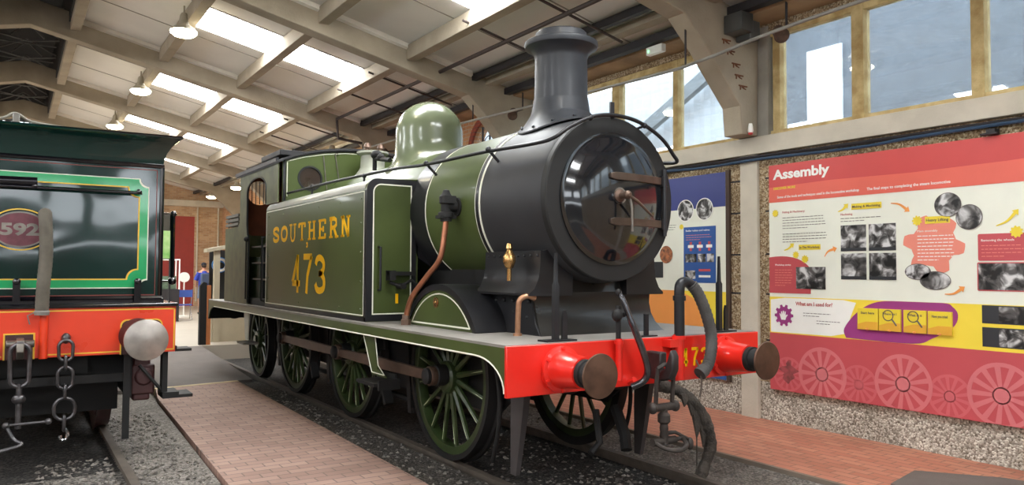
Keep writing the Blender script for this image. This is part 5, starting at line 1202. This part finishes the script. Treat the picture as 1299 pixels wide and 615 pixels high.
T('Boiler tubes and valves', .035, 2.77, 2.3, c_wht, 3, 0, .42, 'lettering', B_); lines(2.77, 2.25, .45, 3, .03, c_salm, 3, B_)
for i, y in enumerate((2.68, 2.52, 2.36)):
    PP(rc(y-.02, y+.02, 2.04, 2.16), 3, c_dred, 'diagram', B_); PP(rc(y-.05, y+.05, 2.08, 2.12), 4, c_wht, 'diagram_bar', B_)
for (y0, y1, z0, z1, k) in ((2.58, 2.78, 1.89, 2.0, 0), (2.42, 2.56, 1.89, 2.0, 1), (2.28, 2.4, 1.89, 2.0, 2), (2.6, 2.78, 1.67, 1.78, 1)): PP(rc(y0, y1, z0, z1), 4, ph[k], 'photograph', B_)
PP(rc(2.34, 2.54, 1.77, 1.8), 4, c_dred, 'diagram', B_); PP(rc(2.34, 2.54, 1.69, 1.72), 4, c_wht, 'diagram', B_)
PP(rc(3.2, 3.42, 1.68, 1.9), 3, c_blk, 'dark_label', B_); lines(3.4, 2.4, .45, 4, .03, c_ink, 3, B_)
BX = 3.33

# ------------------------------------------------------------------ small things in the hall
m_flood = mat('dark_rusty_cast', (78, 58, 46), .7, var=.3, scale=20)
def flood(x, y, z, lab):
    t = thing('spotlight', lab, 'spotlight', (x, y, z), 'spotlights under the eaves beam')
    part('lamp_body', MB().lathe([(.03, -.12), (.07, -.1), (.075, .04), (.085, .08), (.07, .09), (.001, .07)], (x, y, z), (-.5, -.6, -.5), 20), m_flood, t)
    part('bracket', MB().tube([(3.0, y, 4.82), (3.0, y, z+.1), (x, y, z+.02)], .014, 6), m_dark, t)
flood(2.89, .9, 4.43, 'dark rusty spotlight under the eaves beam above the Assembly panel')
flood(2.8, 6.2, 4.42, 'dark spotlight beside the frame just behind the chimney')
flood(2.6, 11.1, 4.36, 'dark spotlight on the frame between dome and cab')
tag(link_mesh('control_box', MB().box(2.72, 2.93, 1.3, 1.56, 4.56, 4.78).box(2.93, 3.1, 1.34, 1.56, 4.5, 4.72), mat('dark_grey_box', (72, 72, 70), .5), bevel=.01), 'dark grey control box high on the near roof frame', 'control box')
t = thing('emergency_light', 'small pale emergency light with a green indicator near the eaves', 'emergency light', (2.95, 3.0, 4.66))
part('casing', MB().box(2.88, 2.96, 2.75, 3.05, 4.68, 4.79), c_wht, t, bevel=.01)
part('indicator', MB().ell((2.877, 3.0, 4.73), (.01, .02, .02), 8, 6), emit('green_indicator', (90, 220, 130), 2), t)
t = thing('insulator', 'small red and white insulator bolted at the foot of the roof bracket', 'insulator', (3.16, 1.55, 3.42))
part('body', MB().lathe([(.02, 0), (.035, .03), (.03, .08), (.02, .12)], (3.16, 1.54, 3.43), (0, 0, 1), 12), c_wht, t)
part('cap', MB().ell((3.16, 1.54, 3.43), (.03, .03, .02), 10, 6), c_red, t)
t = thing('rusted_reinforcement', 'row of rust-stained exposed bars on the near roof bracket', 'rust', (2.95, 1.57, 4.0))
for (x, z) in ((2.78, 4.51), (2.85, 4.39), (2.95, 4.25), (3.0, 4.12), (3.07, 4.0)):
    part('bar', MB().box(x-.07, x+.08, 1.572, 1.582, z-.008, z+.008).box(x-.05, x-.035, 1.573, 1.582, z-.05, z).box(x+.01, x+.022, 1.573, 1.582, z-.035, z).obox((x+.02, 1.578, z-.025), (.08, .006, .012), (0, .3, 0)), m_rust, t)
tag(link_mesh('cable_clip', MB().box(3.29, 3.38, -1.12, -1.04, 3.045, 3.1).box(3.26, 3.32, -1.15, -1.0, 3.04, 3.06), m_dark, bevel=.005), 'small black light fitting clipped over the top edge of the Assembly panel', 'light fitting')
cv = MB().prism([(2.517, -.755), (1.925, -.882), (1.6+.12, -2.0), (2.45, -2.3), (3.15, -2.0), (2.93, -1.3)], 'z', -.02, .012)
tag(link_mesh('floor_cover', cv, m_asph), 'dark grey cover plate let into the red brick path', 'floor cover')

# beyond the engines, on the concrete floor
t = thing('safety_post', 'black rounded barrier board with a timber edge behind the engine', 'barrier', (-.88, 12.25, .2))
part('board', MB().prism([(-.965, .2), (-.83, .2), (-.83, 1.48), (-.9, 1.5), (-.965, 1.42)], 'y', 12.2, 12.32), m_frame, t)
part('timber_edge', MB().box(-.83, -.75, 12.18, 12.3, .2, 1.43), mat('orange_timber', (176, 108, 62), .6), t)
t = thing('display_kiosk', 'cream timber kiosk with a round blue display behind the bunker', 'kiosk', (0, 13.2, .2))
m_cr = mat('cream_woodwork', (176, 166, 142), .6, var=.05)
part('post', MB().box(-.58, -.47, 12.7, 12.85, .2, 2.2), m_cr, t); part('post', MB().box(.6, .72, 12.7, 12.85, .2, 2.2), m_cr, t)
part('roof', MB().prism([(-.76, 2.12), (.1, 2.3), (1.0, 2.12), (1.0, 2.2), (.1, 2.38), (-.76, 2.2)], 'y', 12.6, 12.95), m_cr, t)
part('back_panel', MB().box(-.5, .65, 13.6, 13.66, .2, 2.2), m_frame, t)
part('counter', MB().box(-.62, .7, 12.75, 12.85, .2, .95), m_cr, t)
dd = part('round_display', MB().cyl((-.36, 13.2, 1.86), (-.36, 13.25, 1.86), .17, n=32), pm('display_blue', (50, 120, 190)), t)
part('display_ring', cring(MB(), -.36, 1.86, .15, .10, 'y', 13.18, 13.2), c_wht, dd)
part('display_eye', MB().cyl((-.34, 13.19, 1.85), (-.34, 13.2, 1.85), .07, n=24), m_frame, dd)
t = thing('display_banner', 'tall banner with a pale green picture, glimpsed past the tender handrail', 'banner', (-1.7, 14, .2))
part('banner_sheet', MB().box(-2.2, -1.24, 14, 14.03, 1.98, 3.0), mat('banner_dark', (60, 56, 44), .5), t)
part('picture', MB().box(-2.15, -1.27, 13.99, 14, 2.0, 2.62), mat('banner_green', (200, 220, 160), .5, rgb2=(120, 190, 90), scale=3), t)
part('stand', MB().box(-1.28, -1.24, 14.0, 14.04, .2, 3.0).box(-2.2, -2.16, 14, 14.04, .2, 3.0), m_dark, t)
t = thing('display_case', 'glass display case on a dark plinth left of the blue chair', 'display case', (-.3, 20.3, .2))
part('plinth', MB().box(-1.0, -.02, 20, 20.6, .2, 1.16), m_dark, t)
part('case_frame', MB().tube([(-.95, 20, 1.16), (-.95, 20, 2.04), (-.03, 20, 2.04), (-.03, 20, 1.16)], .025, 6).tube([(-.95, 20.6, 1.16), (-.95, 20.6, 2.04), (-.03, 20.6, 2.04), (-.03, 20.6, 1.16)], .025, 6), c_wht, t)
part('exhibit', MB().box(-.9, -.1, 20.1, 20.5, 1.17, 1.55), mat('exhibit_green', (86, 104, 84), .6, var=.3, scale=12), t)
t = thing('folding_chair', 'blue folding chair with a pale metal frame near the red door', 'chair', (.3, 20.9, .2))
fx = MB()
for x in (.1, .48): fx.tube([(x, 20.7, 1.15), (x, 21.1, .2)], .014, 6).tube([(x, 21.1, .68), (x, 20.7, .2)], .014, 6)
part('frame', fx, m_bsteel, t)
part('seat', MB().box(.1, .48, 20.7, 21.1, .64, .67), mat('blue_canvas', (60, 90, 170), .7), t)
part('backrest', MB().box(.1, .48, 20.69, 20.71, .9, 1.12), mat('blue_canvas_back', (60, 90, 170), .7), t)
t = thing('pedestal_fan', 'white round pedestal fan beside the blue chair', 'fan', (.3, 22, .2))
part('fan_head', MB().cyl((.47, 22, 1.5), (.47, 22.1, 1.5), .16, n=24), c_wht, t)
part('stand', MB().cyl((.47, 22.05, .25), (.47, 22.05, 1.5), .02, n=8).cyl((.47, 22.05, .2), (.47, 22.05, .26), .2), c_wht, t)

# ------------------------------------------------------------------ the visitor
def skin(name, verts, edges, radii, M, parent, sub=2, rootv=0):
    me = bpy.data.meshes.new(name); me.from_pydata(verts, edges, [])
    o = bpy.data.objects.new(name, me); COL.objects.link(o)
    if parent: o.parent = parent
    sk_ = o.modifiers.new('skin', 'SKIN'); sk_.use_smooth_shade = True
    for i, r in enumerate(radii):
        me.skin_vertices[0].data[i].radius = (r, r) if not isinstance(r, tuple) else r
        me.skin_vertices[0].data[i].use_root = (i == rootv)
    o.modifiers.new('sub', 'SUBSURF').levels = sub; o.modifiers['sub'].render_levels = sub
    me.materials.append(M); return o
m_skin = mat('skin', (196, 146, 120), .6, var=.04); m_shirt = mat('blue_shirt', (44, 62, 158), .8, var=.1); m_short = mat('grey_blue_shorts', (120, 136, 156), .85, var=.08)
pr = thing('person', 'visitor in blue shirt, grey shorts and dark cap with a backpack, seen from behind', 'person', (0, 0, 0))
V = [(0, 0, .96), (0, .0, 1.12), (0, .01, 1.32), (0, .01, 1.47), (0, 0, 1.55), (0, .02, 1.66),
     (.09, 0, .9), (.11, .02, .5), (.12, -.03, .1), (.13, .1, .05), (-.09, 0, .9), (-.12, .0, .5), (-.13, -.05, .1), (-.13, .08, .05),
     (.17, .0, 1.42), (.25, .02, 1.15), (.22, .2, .98), (.21, .27, .95), (-.17, .0, 1.42), (-.25, .02, 1.15), (-.22, .2, .98), (-.21, .27, .95)]
Ed = [(0, 1), (1, 2), (2, 3), (3, 4), (4, 5), (0, 6), (6, 7), (7, 8), (8, 9), (0, 10), (10, 11), (11, 12), (12, 13), (3, 14), (14, 15), (15, 16), (16, 17), (3, 18), (18, 19), (19, 20), (20, 21)]
Rd = [.14, .13, .15, .1, .052, .09, .09, .06, .042, .04, .09, .06, .042, .04, .065, .045, .034, .03, .065, .045, .034, .03]
skin('body', V, Ed, Rd, m_skin, pr)
hd_ = MB().ell((0, .02, 1.66), (.078, .098, .118), 20, 14).ell((0, .125, 1.645), (.014, .02, .02), 8, 6)
for s in (-1, 1): hd_.ell((s*.08, .02, 1.65), (.012, .022, .032), 8, 6)
part('head', hd_, m_skin, pr)
part('cap', MB().lathe([(.09, 0), (.092, .03), (.08, .08), (.04, .105), (.001, .11)], (0, .02, 1.69), (0, 0, 1), 20).ell((0, .13, 1.7), (.07, .07, .01), 12, 6), mat('dark_cap', (30, 32, 44), .8), pr)
part('hair', MB().ell((0, -.01, 1.665), (.082, .09, .07), 16, 8), mat('brown_hair', (60, 46, 36), .9), pr)
sh_ = MB().loft([[(rx*math.cos(2*PI*k/20), .01+ry*math.sin(2*PI*k/20), z) for k in range(20)] for rx, ry, z in ((.18, .15, .92), (.175, .145, 1.1), (.195, .15, 1.3), (.19, .13, 1.42), (.13, .1, 1.49), (.07, .07, 1.52))])
for s in (-1, 1): sh_.tube([(s*.15, 0, 1.44), (s*.22, .01, 1.28), (s*.26, .02, 1.18)], [.08, .075, .07], 12)
part('shirt', sh_, m_shirt, pr)
so = MB().loft([[(rx*math.cos(2*PI*k/20), ry*math.sin(2*PI*k/20), z) for k in range(20)] for rx, ry, z in ((.17, .14, .8), (.18, .15, .9), (.175, .145, .98))])
for s in (-1, 1): so.tube([(s*.09, 0, .9), (s*.115, .015, .55)], [.1, .09], 14)
part('shorts', so, m_short, pr)
part('backpack', MB().box(-.14, .14, -.32, -.13, 1.05, 1.42), mat('grey_backpack', (70, 84, 112), .8), pr, bevel=.04)
for s in (-1, 1): part('shoe', MB().ell((s*.13, .03, .045), (.05, .14, .045), 14, 8), m_frame, pr)
pr.location = (1.38, 23.6, .2)

for _o in list(bpy.data.objects):
    if '_org' in _o.keys(): del _o['_org']
